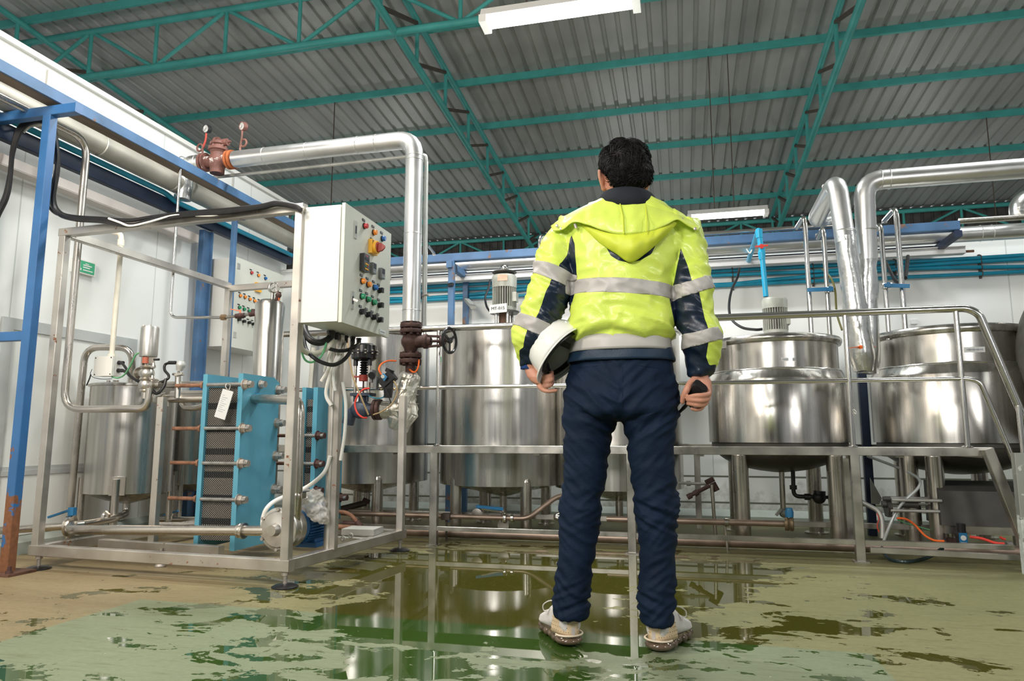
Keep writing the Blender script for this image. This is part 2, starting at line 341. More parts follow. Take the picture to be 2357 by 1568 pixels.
# corrugated roof: pans with up-turned ribs running down the slope (7 cm per metre)
RZ0, RS = 7.1, .07
rz = lambda y: RZ0-RS*y
def corr(name, x0, x1, pt, pitch, h, mat):                # pt(x, h, end) -> point
    prof = []; x = x0
    while x < x1:
        prof += [(x, 0), (x+pitch*.62, 0), (x+pitch*.70, h), (x+pitch*.92, h)]; x += pitch
    n = len(prof); mb = MB(); vs = [pt(a, b, 0) for a, b in prof]+[pt(a, b, 1) for a, b in prof]
    mb.add(vs, [(i, i+1, n+i+1, n+i) for i in range(n-1)])
    o = mb.obj(name, mat, None, 0, 'structure'); md = o.modifiers.new('sheet', 'SOLIDIFY'); md.thickness = .004; return o
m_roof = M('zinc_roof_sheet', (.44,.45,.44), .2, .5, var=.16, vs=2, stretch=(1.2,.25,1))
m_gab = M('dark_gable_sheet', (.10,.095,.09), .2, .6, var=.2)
corr('ceiling', -14, 11, lambda x, h, e: V((x, -8 if e == 0 else 17.35, rz(-8 if e == 0 else 17.35)+.055+h)), .215, .038, m_roof)
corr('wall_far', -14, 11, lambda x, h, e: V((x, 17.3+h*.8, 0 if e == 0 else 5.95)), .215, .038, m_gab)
# unseen end wall behind the camera: dark piers and gaps shaped for tank reflections
wf = MB().box((-14,-8.2,0), (-5.2,-8,7.7)).box((-1.6,-8.2,0), (.6,-8,7.7)).box((4.6,-8.2,0), (11,-8,7.7)).box((-5.2,-8.2,4.6), (4.6,-8,7.7)); wf.obj('wall_front', M('dim_wall', (.16,.17,.17), 0, .6), None, 0, 'structure')
# ================================================================ ROOF STEEL
ORD = ['first','second','third','fourth','fifth','sixth','seventh','eighth','ninth','tenth','eleventh']
def chan(y, x0, x1, z): return MB().bar((x0,y,z), (x1,y,z), .05, .115, bev=.006)
py_ = [7.32+1.41*i for i in range(7)]
for i, y in enumerate(py_):
    one('roof_purlin', chan(y, -13.9, 10.9, rz(y)), m_teal, f'teal steel roof purlin, {ORD[i]} of seven counted from the camera towards the far gable', 'purlin', 'roof purlins')
def long_truss(x, label, y0=6.6, y1=17.0):
    t = thing('roof_truss', label, 'truss', (x, y0, 0), 'roof trusses running away from the camera'); dz = .66
    MB().cyl((x,y0,rz(y0)-.09), (x,y1,rz(y1)-.09), .045, n=14).obj('top_chord', m_teal, t)
    MB().cyl((x,y0,rz(y0)-.75), (x,y1,rz(y1)-.75), .05, n=14).obj('bottom_chord', m_teal, t)
    ys = [7.2+1.2*i for i in range(9)]
    for k, y in enumerate(ys):
        MB().cyl((x,y,rz(y)-.72), (x,y,rz(y)-.11), .027, n=10).obj('web_post', m_teal, t)
        if k < 8: MB().bar((x,y+.05,rz(y)-.71), (x,y+1.17,rz(y+1.2)-.14), .05, .045).obj('web_brace', m_brown, t)
long_truss(-3.40, 'teal lattice roof truss running away above the worker\'s left side'); long_truss(2.2, 'teal lattice roof truss running away at the right of the hall'); long_truss(-8.93, 'teal lattice roof truss beyond the top of the left white wall')
def cross_truss(y, label, z0, z1, x0, x1, xn, step, r):
    t = thing('cross_truss', label, 'truss', (x0, y, 0))
    MB().cyl((x0,y,z1), (x1,y,z1), r, n=14).obj('top_chord', m_teal, t); MB().cyl((x0,y,z0), (x1,y,z0), r, n=14).obj('bottom_chord', m_teal, t)
    k = 0; x = xn
    while x < x1-.05:
        MB().cyl((x,y,z0+.02), (x,y,z1-.02), r*.55, n=10).obj('web_post', m_teal, t)
        if k % 2 == 0:
            for s in (-1, 1):
                if x0 < x+s*step < x1: MB().cyl((x+s*.05,y,z0+.03), (x+s*(step-.05),y,z1-.03), r*.55, n=10).obj('web_brace', m_teal, t)
        k += 1; x += step
cross_truss(7.66, 'near teal lattice girder crossing the roof at upper left', 5.81, 6.5, -9.4, 6.5, -9.25, 1.12, .048)
cross_truss(17.05, 'far teal lattice girder along the dark gable wall', 5.2, 5.8, -9.4, 8.4, -9.1, 1.18, .05)
# hanger rods and lamps
def lamp(x0, x1, y, z, label, rods):
    t = thing('fluorescent_lamp', label, 'lamp', ((x0+x1)/2, y, z), 'ceiling lamps')
    MB().prism([(x0,y-.09,z),(x0,y+.09,z),(x0,y+.06,z+.07),(x0,y-.06,z+.07)], (x1-x0,0,0)).obj('housing', m_white, t, 0)
    df = MB(); n = 8; rr = [[V((x, y-.085*cos(pi*i/n), z-.055*sin(pi*i/n)-.001)) for i in range(n+1)]+[V((x, y+.08, z))] for x in (x0+.05, x1-.05)]
    df.rings(rr).obj('diffuser', m_lamp, t)
    for xa, xb in ((x0-.01, x0+.05), (x1-.05, x1+.01)): MB().box((xa,y-.092,z-.058), (xb,y+.092,z+.004)).obj('end_cap', m_whitep, t, 0)
    for x in rods: MB().cyl((x,y,z+.07), (x,y,rz(y)-.05), .007, n=8).obj('hanger_rod', m_brown, t)
    return t
lamp(.17, 1.27, 10.14, 3.88, 'lit fluorescent batten lamp hanging far off, right of the worker\'s head', (.55, .82))
lamp(-1.46, -.22, 5.0, 4.02, 'large lit fluorescent batten lamp at the top edge of the view', (-1.1, -.5))
# ================================================================ LEFT SIDE: pipe rack, wall pipes, far cabinet
t = thing('pipe_rack', 'blue chipped steel pipe rack on rusted posts in front of the left white wall', 'rack', (-3.42, 3.0, 0))
MB().bar((-3.42,3.0,.012), (-3.42,3.0,2.50), .055, .05).obj('post', m_blue, t)
MB().bar((-3.86,3.0,.012), (-3.86,3.0,2.50), .055, .05).obj('post', m_blue, t)
MB().bar((-3.42,4.69,.012), (-3.42,4.69,2.42), .036, .036).obj('post', m_blue2, t)
p = MB().bar((-3.86,4.95,.012), (-3.86,4.95,2.42), .10, .012); p.bar((-3.86,4.91,.012), (-3.86,4.91,2.42), .05, .09).obj('post', m_blue2, t)
MB().bar((-3.94,3.0,2.525), (-3.225,3.0,2.525), .05, .055).obj('cross_beam', m_blue, t)
MB().bar((-3.94,3.0,1.245), (-3.44,3.0,1.245), .04, .05).obj('cross_beam', m_blue, t)
MB().bar((-3.94,4.72,2.46), (-3.36,4.72,2.46), .05, .07).obj('cross_beam', m_blue2, t)
lb = MB().bar((-3.365,-.8,2.606), (-3.365,5.9,2.606), .012, .064).bar((-3.41,-.8,2.632), (-3.41,5.9,2.632), .09, .008).obj('long_beam', m_blue2, t)
MB().bar((-3.415,-.8,2.58), (-3.415,5.9,2.58), .098, .009).obj('beam_flange', M('dusty_rusted_flange', (.17,.125,.09), .1, .7, var=.35, vs=4, stretch=(4,.4,4)), t)
for x, y in ((-3.42,3.0), (-3.86,3.0)):
    MB().box((x-.07,y-.07,0), (x+.09,y+.09,.014)).obj('base_plate', M('rust_plate', (.12,.06,.04), .2, .75, var=.4, bump=.3), t, 0)
    b = MB().cyl((x+.065,y-.045,.014), (x+.065,y-.045,.05), .009, n=10); b.hexnut((x+.065,y-.045,.014), (0,0,1), .017, .014); b.obj('anchor_bolt', m_rustc, t)
def run(name, label, mat, r, pts, cat='pipe', fil=0, n=16, group=None, extra=None):
    return one(name, MB().tube(pts, r, n, fil), mat, label, cat, group)
q = AX(420, 428, -3.70)
t = thing('insulated_pipe', 'thick grey clad pipe along the top of the left wall', 'pipe', (q.x, 2, q.z))
MB().cyl((q.x,-1,q.z), (q.x,6.15,q.z), .07, n=24).obj('cladding', M('dusty_cladding', (.42,.40,.35), .35, .5, var=.12), t)
for y in (1.5, 3.62, 4.3, 5.1): MB().torus((q.x,y,q.z), (0,1,0), .072, .006, 24, 6).obj('band', m_galv, t)
for y in (3.2, 5.02):
    MB().bar((q.x,y,q.z+.06), (q.x,y,q.z+.30), .018, .008).obj('hanger', m_galv, t)
q = AX(417, 487, -3.82)
one('steel_channel', MB().bar((q.x,0,q.z), (q.x,6.15,q.z), .05, .10), m_navy, 'dark slate blue steel channel under the thick grey pipe on the left wall', 'beam')
run('water_pipe', 'thin teal painted pipe lying on the dark channel along the left wall', m_pvc, .02, [(q.x+.03,0,q.z+.075), (q.x+.03,4.35,q.z+.075), (q.x+.06,4.42,q.z+.03), (q.x+.06,6.1,q.z+.03)], fil=.05)
run('slim_pipe', 'slim grey pipe between the thick clad pipe and the dark channel', m_galv, .022, [(q.x+.09,0,q.z+.10), (q.x+.09,6.1,q.z+.10)])
q = AX(420, 548, -3.84)
one('cable_tray', MB().bar((q.x,0,q.z), (q.x,4.75,q.z), .09, .012).bar((q.x+.045,0,q.z+.03), (q.x+.045,4.75,q.z+.03), .005, .06).bar((q.x-.045,0,q.z+.03), (q.x-.045,4.75,q.z+.03), .005, .06), M('pinkish_white_tray', (.55,.50,.47), .1, .5), 'pale perforated cable tray running level along the left wall', 'tray')
run('steel_pipe', 'stainless pipe that drops beside the blue post and turns level to the tall valve', m_pipe, .0215, [(-3.57,-.5,2.55), (-3.57,3.4,2.55), (-3.575,3.4,.865), (-3.01,3.43,.865), (-3.005,3.43,.985)], fil=.12, n=18)
a = AY(158, 1205, 3.78)
run('steel_pipe', 'brownish stainless pipe looping over from the floor to the top of the small tank', m_pipe, .022, [(a.x,3.78,.06), (AY(195,815,3.78).x,3.78,AY(195,800,3.78).z), AY(305,800,3.84), AY(303,895,3.9)], fil=.1, n=18)
a = AY(415, 388, 4.0)
run('steel_pipe', 'slim bright pipe hanging from the blue long beam and turning to the gauge vessel', m_pol, .010, [a+V((0,0,.02)), AY(391,731,4.0), AY(512,731,4.0)], fil=.06, n=12)
t = thing('ball_valve', 'small brass fitted ball valve with orange lever beside the gauge vessel', 'valve', AY(512,731,4.0))
MB().hexnut(AY(510,731,4.0), (1,0,0), .021, .03).obj('union_nut', M('brass', (.42,.28,.16), .8, .4), t, 0)
MB().cyl(AY(518,731,4.0), AY(590,722,4.0), .009, n=10).obj('pipe_stub', m_pipe, t)
MB().cyl(AY(543,728,4.0), AY(563,726,4.0), .017, n=12).ball(AY(553,727,4.0), .020).cyl(AY(575,724,4.0), AY(592,721,4.0), .017, n=12).cyl(AY(583,724,4.0), AY(584,712,4.0), .016, n=12).obj('valve_body', m_rustc, t)
MB().bar(AY(553,716,4.0), AY(531,712,3.98), .014, .005).cyl(AY(553,727,4.0), AY(553,714,4.0), .005, n=8).obj('lever', m_org, t, 0)
# far control cabinet on the left wall
PX = -3.62
t = thing('control_cabinet', 'pale control cabinet mounted on the left wall behind the gauge vessel', 'cabinet', (PX-.15, 5.35, 1.44))
MB().box((WX+.01,5.0,1.45), (PX-.02,5.72,2.20)).obj('enclosure', m_white, t, 0)
dr = MB().box((PX-.015,5.0,1.44), (PX,5.73,2.21)).obj('door', m_door, t, 0)
def btn_x(px, py, X, r, mat, parent, name='push_button', h=.018):
    c = AX(px, py, X); mb = MB().cyl(c, c+V((.006,0,0)), r*1.18, n=18); mb.obj('bezel', m_blackp, parent)
    return MB().lathe([(r,.005),(r,h*.8),(r*.85,h),(0,h)], c, (1,0,0), 18).obj(name, mat, parent)
def plate_x(px, py, X, w, h, mat, parent, name='label_plate'):
    c = AX(px, py, X); return MB().box((X,c.y-w/2,c.z-h/2), (X+.003,c.y+w/2,c.z+h/2)).obj(name, mat, parent, 0)
def knob_x(px, py, X, parent, s=1):
    c = AX(px, py, X); mb = MB().cyl(c, c+V((.012,0,0)), .015*s, n=16).cyl(c+V((.012,0,0)), c+V((.022,0,0)), .012*s, n=16); mb.bar(c+V((.022,0,-.013*s)), c+V((.022,0,.013*s)), .012*s, .022); return mb.obj('selector_knob', m_blackp, parent, 30)
for px, py, m in ((578,628,m_pb_red),(594,634,m_pb_org),(610,641,m_pb_blue),(552,681,m_pb_org),(563,684,m_pb_org),(574,689,m_pb_org),(585,693,m_pb_org),(596,697,m_pb_org),(550,708,m_pb_grn),(561,712,m_pb_grn),(572,716,m_pb_grn)):
    btn_x(px, py, PX, .013, m, dr); plate_x(px-1, py-7, PX, .03, .009, m_blackp, dr)
for px, py in ((548,736),(559,740),(571,743),(581,746),(591,749)): knob_x(px, py, PX, dr, .9); plate_x(px-1, py-8, PX, .03, .009, m_blackp, dr)
c = AX(592, 662, PX); MB().box((PX,c.y-.04,c.z-.04), (PX+.02,c.y+.04,c.z+.04)).obj('main_switch', m_yel, dr, 0)
for px, py in ((549,613),(540,771)): plate_x(px, py, PX, .04, .05, m_galv, dr, 'door_lock')
# exit sign on the wall
t = thing('exit_sign', 'small green illuminated style exit sign box on the left wall', 'sign', (WX+.01, 3.81, 1.79))
MB().box((WX,3.72,1.80), (WX+.03,3.89,1.895)).obj('casing', m_whitep, t, 0)
MB().box((WX+.03,3.73,1.808), (WX+.032,3.88,1.887)).obj('sign_face', m_sign, t, 0)
mk = MB()
for k, (y0, z0, w, h) in enumerate(((3.745,1.862,.016,.016),(3.75,1.835,.012,.024),(3.742,1.82,.008,.015),(3.764,1.82,.008,.014),(3.785,1.855,.07,.008),(3.785,1.84,.055,.008),(3.785,1.822,.08,.007),(3.80,1.868,.03,.005))): mk.box((WX+.032,y0,z0), (WX+.0335,y0+w,z0+h))
mk.obj('pictogram', m_paper, t, 0)
# cables over the rack and along the skid top
def cable(label, pts, r, mat=m_black, grp=None, name='cable', n=8): return one(name, MB().tube(spline(pts, 7), r, n), mat, label, 'cable', grp)
top = [(600,478),(640,470),(680,476),(692,484)]
def cab(off, sag, dy=0): return [(125,300),(133,380),(122+off,460),(135+off,492),(175,503+dy),(235,507+dy),(300,515+sag),(350,505+sag*.5),(430,494+dy),(520,487+dy)]+top
for i, (off, sag, dy, r, lab) in enumerate(((0,4,2,.013,'thickest black cable arching over the rack and lying along the skid top rail'),(-7,-6,-2,.010,'black cable of the same bundle nearest the wall, lifted clear of the skid rail'),(6,-2,0,.009,'slim black cable on the outer side of the bundle along the skid rail'))):
    pts = [AY(x-i*1.5, y-i*2.2, 3.06+.1*(x-150)/550*-.5+i*.012) for x, y in cab(off, sag, dy)]
    pre = [AY(-40-i*3,900,3.02), AY(-22-i*3,640,3.03), AY(-12-i*3,520,3.04), AY(18-i*3,445,3.05), AY(30+i*2,340,3.07), AY(48+i*3,290+i*3,3.08), AY(85,273+i*4,3.09), AY(112,280+i*3,3.08)]
    cable(lab, pre+pts, r)
cable('white cable tied loosely to the black bundle on the skid rail', [AY(x, y, 3.03) for x, y in ((250,503),(275,512),(300,520),(340,512),(395,497),(430,496),(490,496),(530,487),(570,480),(615,478),(660,472),(700,478))], .006, m_whitep)
cable('pale wire looped behind the top of the blue post', [AY(x, y, 3.14) for x, y in ((55,305),(70,292),(100,288),(118,290))], .006, m_whitep)
# ================================================================ SKID (pasteurising unit on a square-tube frame)
FL, FR, BR, BL = V((-3.405,3.15,0)), V((-1.85,3.06,0)), V((-1.735,4.17,0)), V((-3.30,4.50,0))
up = lambda p, z: V((p.x, p.y, z))
t = thing('skid_frame', 'square tube steel skid frame carrying the blue plate heat exchangers', 'frame', (-2.6, 3.6, 0))
for p, z0, z1 in ((FL,.125,1.84), (FR,.125,1.84), (BR,.125,.96), (BL,.125,1.83)):
    MB().bar(up(p,z0), up(p,z1), .043, .043).obj('post', m_skid, t)
E_ = V((.03,0,0)); S_ = V((0,.03,0))
MB().bar(up(FL,.10)-E_, up(FR,.10)+E_, .05, .055).obj('bottom_rail', m_skid, t)
MB().bar(up(FR,.10)+S_, up(BR,.10)+S_*1.5, .05, .055).obj('bottom_rail', m_skid, t)
MB().bar(up(BR,.10)-E_, up(BL,.10)+E_, .05, .055).obj('bottom_rail', m_skid, t)
MB().bar(up(BL,.10)-S_, up(FL,.10)+S_, .05, .055).obj('bottom_rail', m_skid, t)
MB().bar(up(FL,1.862)-E_*.8, up(FR,1.855)+E_*.8, .045, .045).obj('top_rail', m_skid, t)
MB().bar(up(FL,1.86)+S_, up(BL,1.83), .045, .045).obj('top_rail', m_skid, t)
MB().bar(up(BL,1.81), V((-1.95,4.40,1.81)), .045, .045).obj('top_rail', m_skid, t)
MB().bar(V((-3.25,3.42,.10)), V((-2.42,3.36,.10)), .045, .05).obj('cross_member', m_skid, t)
MB().bar(V((-3.3,3.95,.10)), V((-1.8,3.82,.10)), .045, .05).obj('cross_member', m_skid, t)
mid = V((-1.83,3.43,0)); MB().cyl(up(mid,.12), up(mid,1.255), .026, n=16).obj('post', m_skid, t)
MB().bar(up(mid,.12)+V((.03,.0,0)), up(mid,1.255)+V((.03,.0,0)), .03, .04).obj('post', m_skid, t)
iv = V((-2.905,3.42,0)); MB().bar(up(iv,.12), up(iv,.93), .04, .04).obj('post', m_skid, t)
for p, dx in ((FL,.02), (FR,-.0), (BR,.0), (BL,.0)):
    f = MB().cyl(V((p.x+dx,p.y,.012)), V((p.x+dx,p.y,.08)), .010, n=12); f.hexnut((p.x+dx,p.y,.055), (0,0,1), .018, .018)
    f = f.obj('levelling_foot', m_bolt, t); MB().lathe([(.062,0),(.062,.006),(.045,.014),(.014,.018),(0,.018)], (p.x+dx,p.y,0), (0,0,1), 24).obj('foot_pad', m_blackp, f)
p = FL*.62+FR*.38+V((.25,.16,0)); p = AZ(368,1306)
f = MB().cyl(V((p.x,p.y,.01)), V((p.x,p.y,.10)), .008, n=10); f = f.obj('levelling_foot', m_bolt, t); MB().lathe([(.028,0),(.028,.008),(.02,.018),(0,.018)], (p.x,p.y,0), (0,0,1), 20).obj('foot_pad', m_bolt, f)
# heat exchangers
m_hc, N, L, B = nodes('honeycomb_plate_edges'); g = N.new('ShaderNodeNewGeometry'); sx = N.new('ShaderNodeSeparateXYZ'); L.new(g.outputs['Position'], sx.inputs[0])
a = nmath(N, L, 'SINE', nmath(N, L, 'MULTIPLY', nmath(N, L, 'ADD', sx.outputs[0], sx.outputs[1]), 2*pi/.0135)); b = nmath(N, L, 'SINE', nmath(N, L, 'MULTIPLY', sx.outputs[2], 2*pi/.0125))
hc = nramp(N, L, nmath(N, L, 'MULTIPLY', a, b), -.15, .35)
fr = nmath(N, L, 'FRACT', nmath(N, L, 'DIVIDE', sx.outputs[2], .128)); band = nmath(N, L, 'MULTIPLY', nramp(N, L, fr, .70, .72), nramp(N, L, fr, 1.0, .985))
c = nmix(N, L, hc, (.035,.032,.03), (.42,.38,.34)); st = nramp(N, L, a, .55, .75); c2 = nmix(N, L, st, (.012,.012,.012), (.05,.05,.05)); L.new(nmix(N, L, band, c, c2), B.inputs['Base Color'])
B.inputs['Roughness'].default_value = .42; L.new(nmath(N, L, 'MULTIPLY', nmath(N, L, 'SUBTRACT', 1, band), nmath(N, L, 'MULTIPLY', hc, .7)), B.inputs['Metallic'])
bp = N.new('ShaderNodeBump'); bp.inputs['Distance'].default_value = .003; L.new(nmath(N, L, 'MULTIPLY', a, b), bp.inputs['Height']); L.new(bp.outputs[0], B.inputs['Normal'])
def hx(x0, x1, y0, y1, z0, z1, label, front, rear, big):
    t = thing('heat_exchanger', label, 'heat exchanger', ((x0+x1)/2, (y0+y1)/2, z0), 'plate heat exchangers')
    MB().box((x0,y0,z0), (x0+.028,y1,z1)).obj('pressure_plate', m_hx, t, 0)
    fp = MB(); fp.prism([(x1-.03,y0,z0),(x1-.03,y1,z0),(x1-.03,y1,z1-.03),(x1-.03,y1-.06,z1),(x1-.03,y0,z1)], (.03,0,0)); fp.obj('frame_plate', m_hx, t, 0)
    MB().box((x0+.03,y0+.018,z0+.05), (x1-.032,y1-.01,z1-.075)).obj('plate_pack', m_hc, t, 0)
    MB().cyl((x0-.02,(y0+y1)/2,z1-.05), (x1+.0,(y0+y1)/2,z1-.05), .018).obj('carrying_bar', m_pol, t)
    br = MB().box((x0+.028,y1-.05,z1-.10), (x1-.03,y1-.02,z1-.01)); br.obj('top_bracket', m_hxd, t, 0)
    for ys, zs, xl in ((y0+.012, front, x0-.19), (y1-.015, rear, x0-.02)):
        for z in zs:
            r = MB().cyl((xl,ys,z), (x0-.005,ys,z), .011, n=10).obj('tie_rod', m_rod, t)
            MB().cyl((x0+.03,ys-.012,z), (x1+.05,ys-.012,z), .011, n=10).obj('rod_sleeve', m_rodg, r)
            n = MB().cyl((x1,ys,z), (x1+.006,ys,z), .031, n=20); n.hexnut((x1+.006,ys,z), (1,0,0), .025, .026).hexnut((x1+.034,ys,z), (1,0,0), .021, .02).obj('tie_nut', m_bolt if big else m_rustc, r, 30)
            w = MB().cyl((x0-.008,ys,z), (x0,ys,z), .022, n=16); w.hexnut((x0-.02,ys,z), (1,0,0), .018, .012).obj('tie_nut', m_rod, r, 30)
    return t
zs = [AY(566, y, 3.46).z for y in (885, 986, 1067, 1151)]; zr = [AX(px, y, -2.39).z for px, y in ((637,897),(633,974),(626,1050),(620,1128))]
hx(-2.665, -2.405, 3.45, 3.82, .085, 1.06, 'large blue plate heat exchanger at the front of the skid', zs, zr, True)
c = AX(600, 885, -2.40); n = MB().cyl(c, c+V((.006,0,0)), .026, n=18); n.hexnut(c+V((.006,0,0)), (1,0,0), .021, .026)
one('cover_bolt', n, m_bolt, 'extra bolt head on the top of the front blue exchanger plate', 'bolt')
c0, c1 = AY(706, 892, 4.0), AY(722, 892, 4.0)
hx(c0.x-.03, c1.x+.03, 4.0, 4.36, .16, c0.z, 'smaller blue plate heat exchanger standing behind the front post', [AY(735, y, 4.0).z for y in (1003, 1068, 1130)], [.3], False)
# hanging tag
c = [AY(x, y, 3.40) for x, y in ((513,895),(537,902),(517,967),(493,959))]
t = thing('hanging_tag', 'white printed metal tag wired to the top rod of the front exchanger', 'tag', AY(525,897,3.40))
MB().prism(c, (0,.004,0)).obj('plate', M('dull_white_tag', (.68,.70,.70), 0, .5), t, 0)
MB().tube(spline([AY(524,898,3.4), AY(519,890,3.41), AY(522,884,3.43), AY(530,887,3.42), AY(527,898,3.4)], 5), .003, 6).obj('wire', m_bolt, t)
ln = MB()
for k in range(9):
    u = .2+.07*k; a = c[0].lerp(c[3], u); b = c[1].lerp(c[2], u); p, q = a.lerp(b, .15), a.lerp(b, .35+.45*((k*37) % 10)/10); ln.bar(p+V((0,-.0012,0)), q+V((0,-.0012,0)), .001, .0022, up=c[0]-c[3])
ln.obj('print', m_inkg, t, 0)
# small tanks
def small_tank(x, y, r, z0, z1, label, la):
    t = thing('process_tank', label, 'tank', (x, y, 0), 'small tanks on the skid')
    MB().lathe([(r,z0),(r,z1)], (x,y,0), (0,0,1), 64).obj('shell', m_ss, t)
    MB().lathe([(.03,z0-.075),(r*.5,z0-.05),(r,z0)], (x,y,0), (0,0,1), 48).obj('cone_bottom', m_ss, t)
    MB().lathe([(r-.005,z1-.01),(r+.013,z1-.004),(r+.013,z1+.008),(r,z1+.014),(.05,z1+.02),(0,z1+.02)], (x,y,0), (0,0,1), 64).obj('lid', m_ss, t)
    for a in la:
        lx, ly = x+(r+.008)*cos(a), y+(r+.008)*sin(a)
        lg = MB().cyl((lx,ly,.075), (lx,ly,z0+.095), .022, n=16).obj('leg', m_pipe, t)
        MB().box((lx-.045,ly-.006,z0-.005), (lx+.045,ly+.006,z0+.11), a+pi/2, (lx-.014*cos(a),ly-.014*sin(a),0)).obj('leg_plate', m_ss, lg, 0)
    return t
tkA = small_tank(-3.575, 3.95, .262, .345, 1.035, 'small upright stainless tank behind the left skid post', (radians(-62), radians(-150), radians(60), radians(150)))
for px, py, r in ((249,888,.012),(266,886,.018),(305,893,.02)):
    c = AY(px, py, 3.85); MB().cyl((c.x,c.y,1.03), (c.x,c.y,1.075), r, n=14).obj('fitting', m_pipe, tkA)
small_tank(-3.66, 4.62, .24, .36, .98, 'shadowed stainless tank at the back left of the skid', (radians(-70), radians(60)))
# pneumatic seat valve
t = thing('seat_valve', 'tall pneumatic seat valve with two ball bodies in front of the small tank', 'valve', AY(335,915,3.45))
Yv = 3.45; pz = lambda py, px=338: AY(px, py, Yv).z; vx = AY(337, 880, Yv).x
MB().lathe([(.0,pz(822)),(.048,pz(822)),(.05,pz(818)),(.05,pz(757)),(.046,pz(753)),(0,pz(753))], (vx,Yv,0), (0,0,1), 40).obj('actuator', m_cast, t)
for s in (-.03, .012): MB().hexnut((vx+s,Yv-.02,pz(753)), (0,0,1), .008, .008).obj('cap_screw', m_bolt, t, 0)
y_ = MB(); y_.bar((vx-.022,Yv,pz(843)), (vx-.022,Yv,pz(820)), .012, .05).bar((vx+.022,Yv,pz(843)), (vx+.022,Yv,pz(820)), .012, .05).cyl((vx,Yv,pz(843)), (vx,Yv,pz(820)), .008, n=10).obj('yoke', m_pipe, t)
for pc in (860, 886):
    MB().ball((vx,Yv,pz(pc)), .041, 28, 18).obj('valve_body', m_cast, t)
for pc, r in ((845,.038),(873,.036),(900,.03)):
    cl = MB().lathe([(r-.012,-.008),(r,-.008),(r+.004,0),(r,.008),(r-.012,.008)], (vx,Yv,pz(pc)), (0,0,1), 28); cl.bar((vx+r-.004,Yv-.012,pz(pc)), (vx+r+.026,Yv-.012,pz(pc)), .01, .014).hexnut((vx+r+.02,Yv-.02,pz(pc)), (0,0,1), .008, .02).obj('clamp', m_pipe, t)
MB().cyl((vx,Yv,pz(918)), (vx,Yv,pz(893)), .022).obj('port', m_pipe, t)
MB().cyl((vx-.02,Yv,pz(858)), (vx-.085,Yv+.03,pz(858)), .024).lathe([(.036,-.008),(.036,.008)], (vx-.075,Yv+.026,pz(858)), (-1,.45,0), 24).obj('side_port', m_pipe, t)
MB().cyl((vx+.02,Yv,pz(886)), (vx+.10,Yv,pz(886)), .022).lathe([(.034,-.008),(.034,.008)], (vx+.06,Yv,pz(886)), (1,0,0), 24).obj('side_port', m_pipe, t)
MB().cyl((vx+.01,Yv-.03,pz(838)), (vx+.01,Yv-.03,pz(824)), .018, n=14).obj('indicator', M('red_indicator', (.45,.12,.07), 0, .3), t)
MB().cyl((vx+.05,Yv-.01,pz(829)), (vx+.085,Yv-.01,pz(829)), .007, n=8).obj('air_fitting', m_blackp, t)
# junction box
Yb = 3.55; a, b = AY(221, 866, Yb), AY(265, 821, Yb)
t = thing('junction_box', 'white plastic junction box with black glands above the small tank', 'box', (a.x, Yb, a.z))
MB().box((a.x,Yb,a.z), (b.x,Yb+.06,b.z)).obj('box', m_whitep, t, 0); MB().box((a.x-.002,Yb-.02,a.z-.002), (b.x+.002,Yb-.002,b.z+.002)).obj('lid', m_white, t, 0)
for dx, dz in ((.008,.008),(.008,-.008),(-.008,.008),(-.008,-.008)):
    MB().cyl(((a.x if dx > 0 else b.x)+dx, Yb-.022, (a.z if dz > 0 else b.z)+dz), ((a.x if dx > 0 else b.x)+dx, Yb-.019, (a.z if dz > 0 else b.z)+dz), .004, n=8).obj('screw', m_blackp, t)
for py in (834, 852):
    c = AY(266, py, Yb); gl = MB(); gl.cyl(V((b.x,Yb+.03,c.z)), V((b.x+.012,Yb+.03,c.z)), .014, n=6).cyl(V((b.x+.012,Yb+.03,c.z)), V((b.x+.04,Yb+.025,c.z-.002)), .011, n=14).obj('cable_gland', m_blackp, t)
MB().tube(spline([V((a.x,Yb+.03,a.z+.055)), V((a.x-.025,Yb+.03,a.z+.058)), V((a.x-.034,Yb+.03,a.z+.042)), V((a.x-.02,Yb+.03,a.z+.028)), V((a.x,Yb+.03,a.z+.028))], 5), .010, 10).obj('hose_stub', m_black, t)
k1 = AY(257, 822, Yb+.03)
t = thing('conduit', 'cream plastic conduit pipe dropping from the skid top rail to the junction box', 'conduit', (k1.x, Yb+.03, k1.z))
MB().tube([k1, AY(279, 560, Yb+.03), AY(279,538,Yb+.03), AY(262,535,Yb+.03)], .0155, 14, .05).obj('pipe', m_cream, t)
MB().cyl(AY(278,566,Yb+.03), AY(279,552,Yb+.03), .020, n=14).cyl(k1, k1+V((0,0,.02)), .022, n=14).obj('coupling', m_cream, t)
cable('black cable from the upper junction box gland to the seat valve', [AY(280,835,3.57), AY(290,848,3.54), AY(297,862,3.52), AY(310,872,3.5), AY(322,878,3.5)], .008)
cable('black cable from the lower junction box gland to the seat valve', [AY(280,852,3.57), AY(292,858,3.55), AY(300,866,3.53), AY(318,878,3.52), AY(328,884,3.5)], .009)
cable('thin green air hose from the valve actuator to the junction box', [AY(327,810,3.44), AY(312,818,3.45), AY(300,842,3.47), AY(287,862,3.5), AY(272,870,3.53), AY(258,868,3.56)], .005, m_green)
cable('thin loose black wire drooping left of the junction box', [AY(212,850,3.57), AY(208,862,3.55), AY(218,870,3.54), AY(240,873,3.53), AY(258,872,3.55)], .0018)
cable('stiff short black wire end hanging beside the junction box', [AY(209,862,3.55), AY(206,872,3.54), AY(199,888,3.53)], .004)
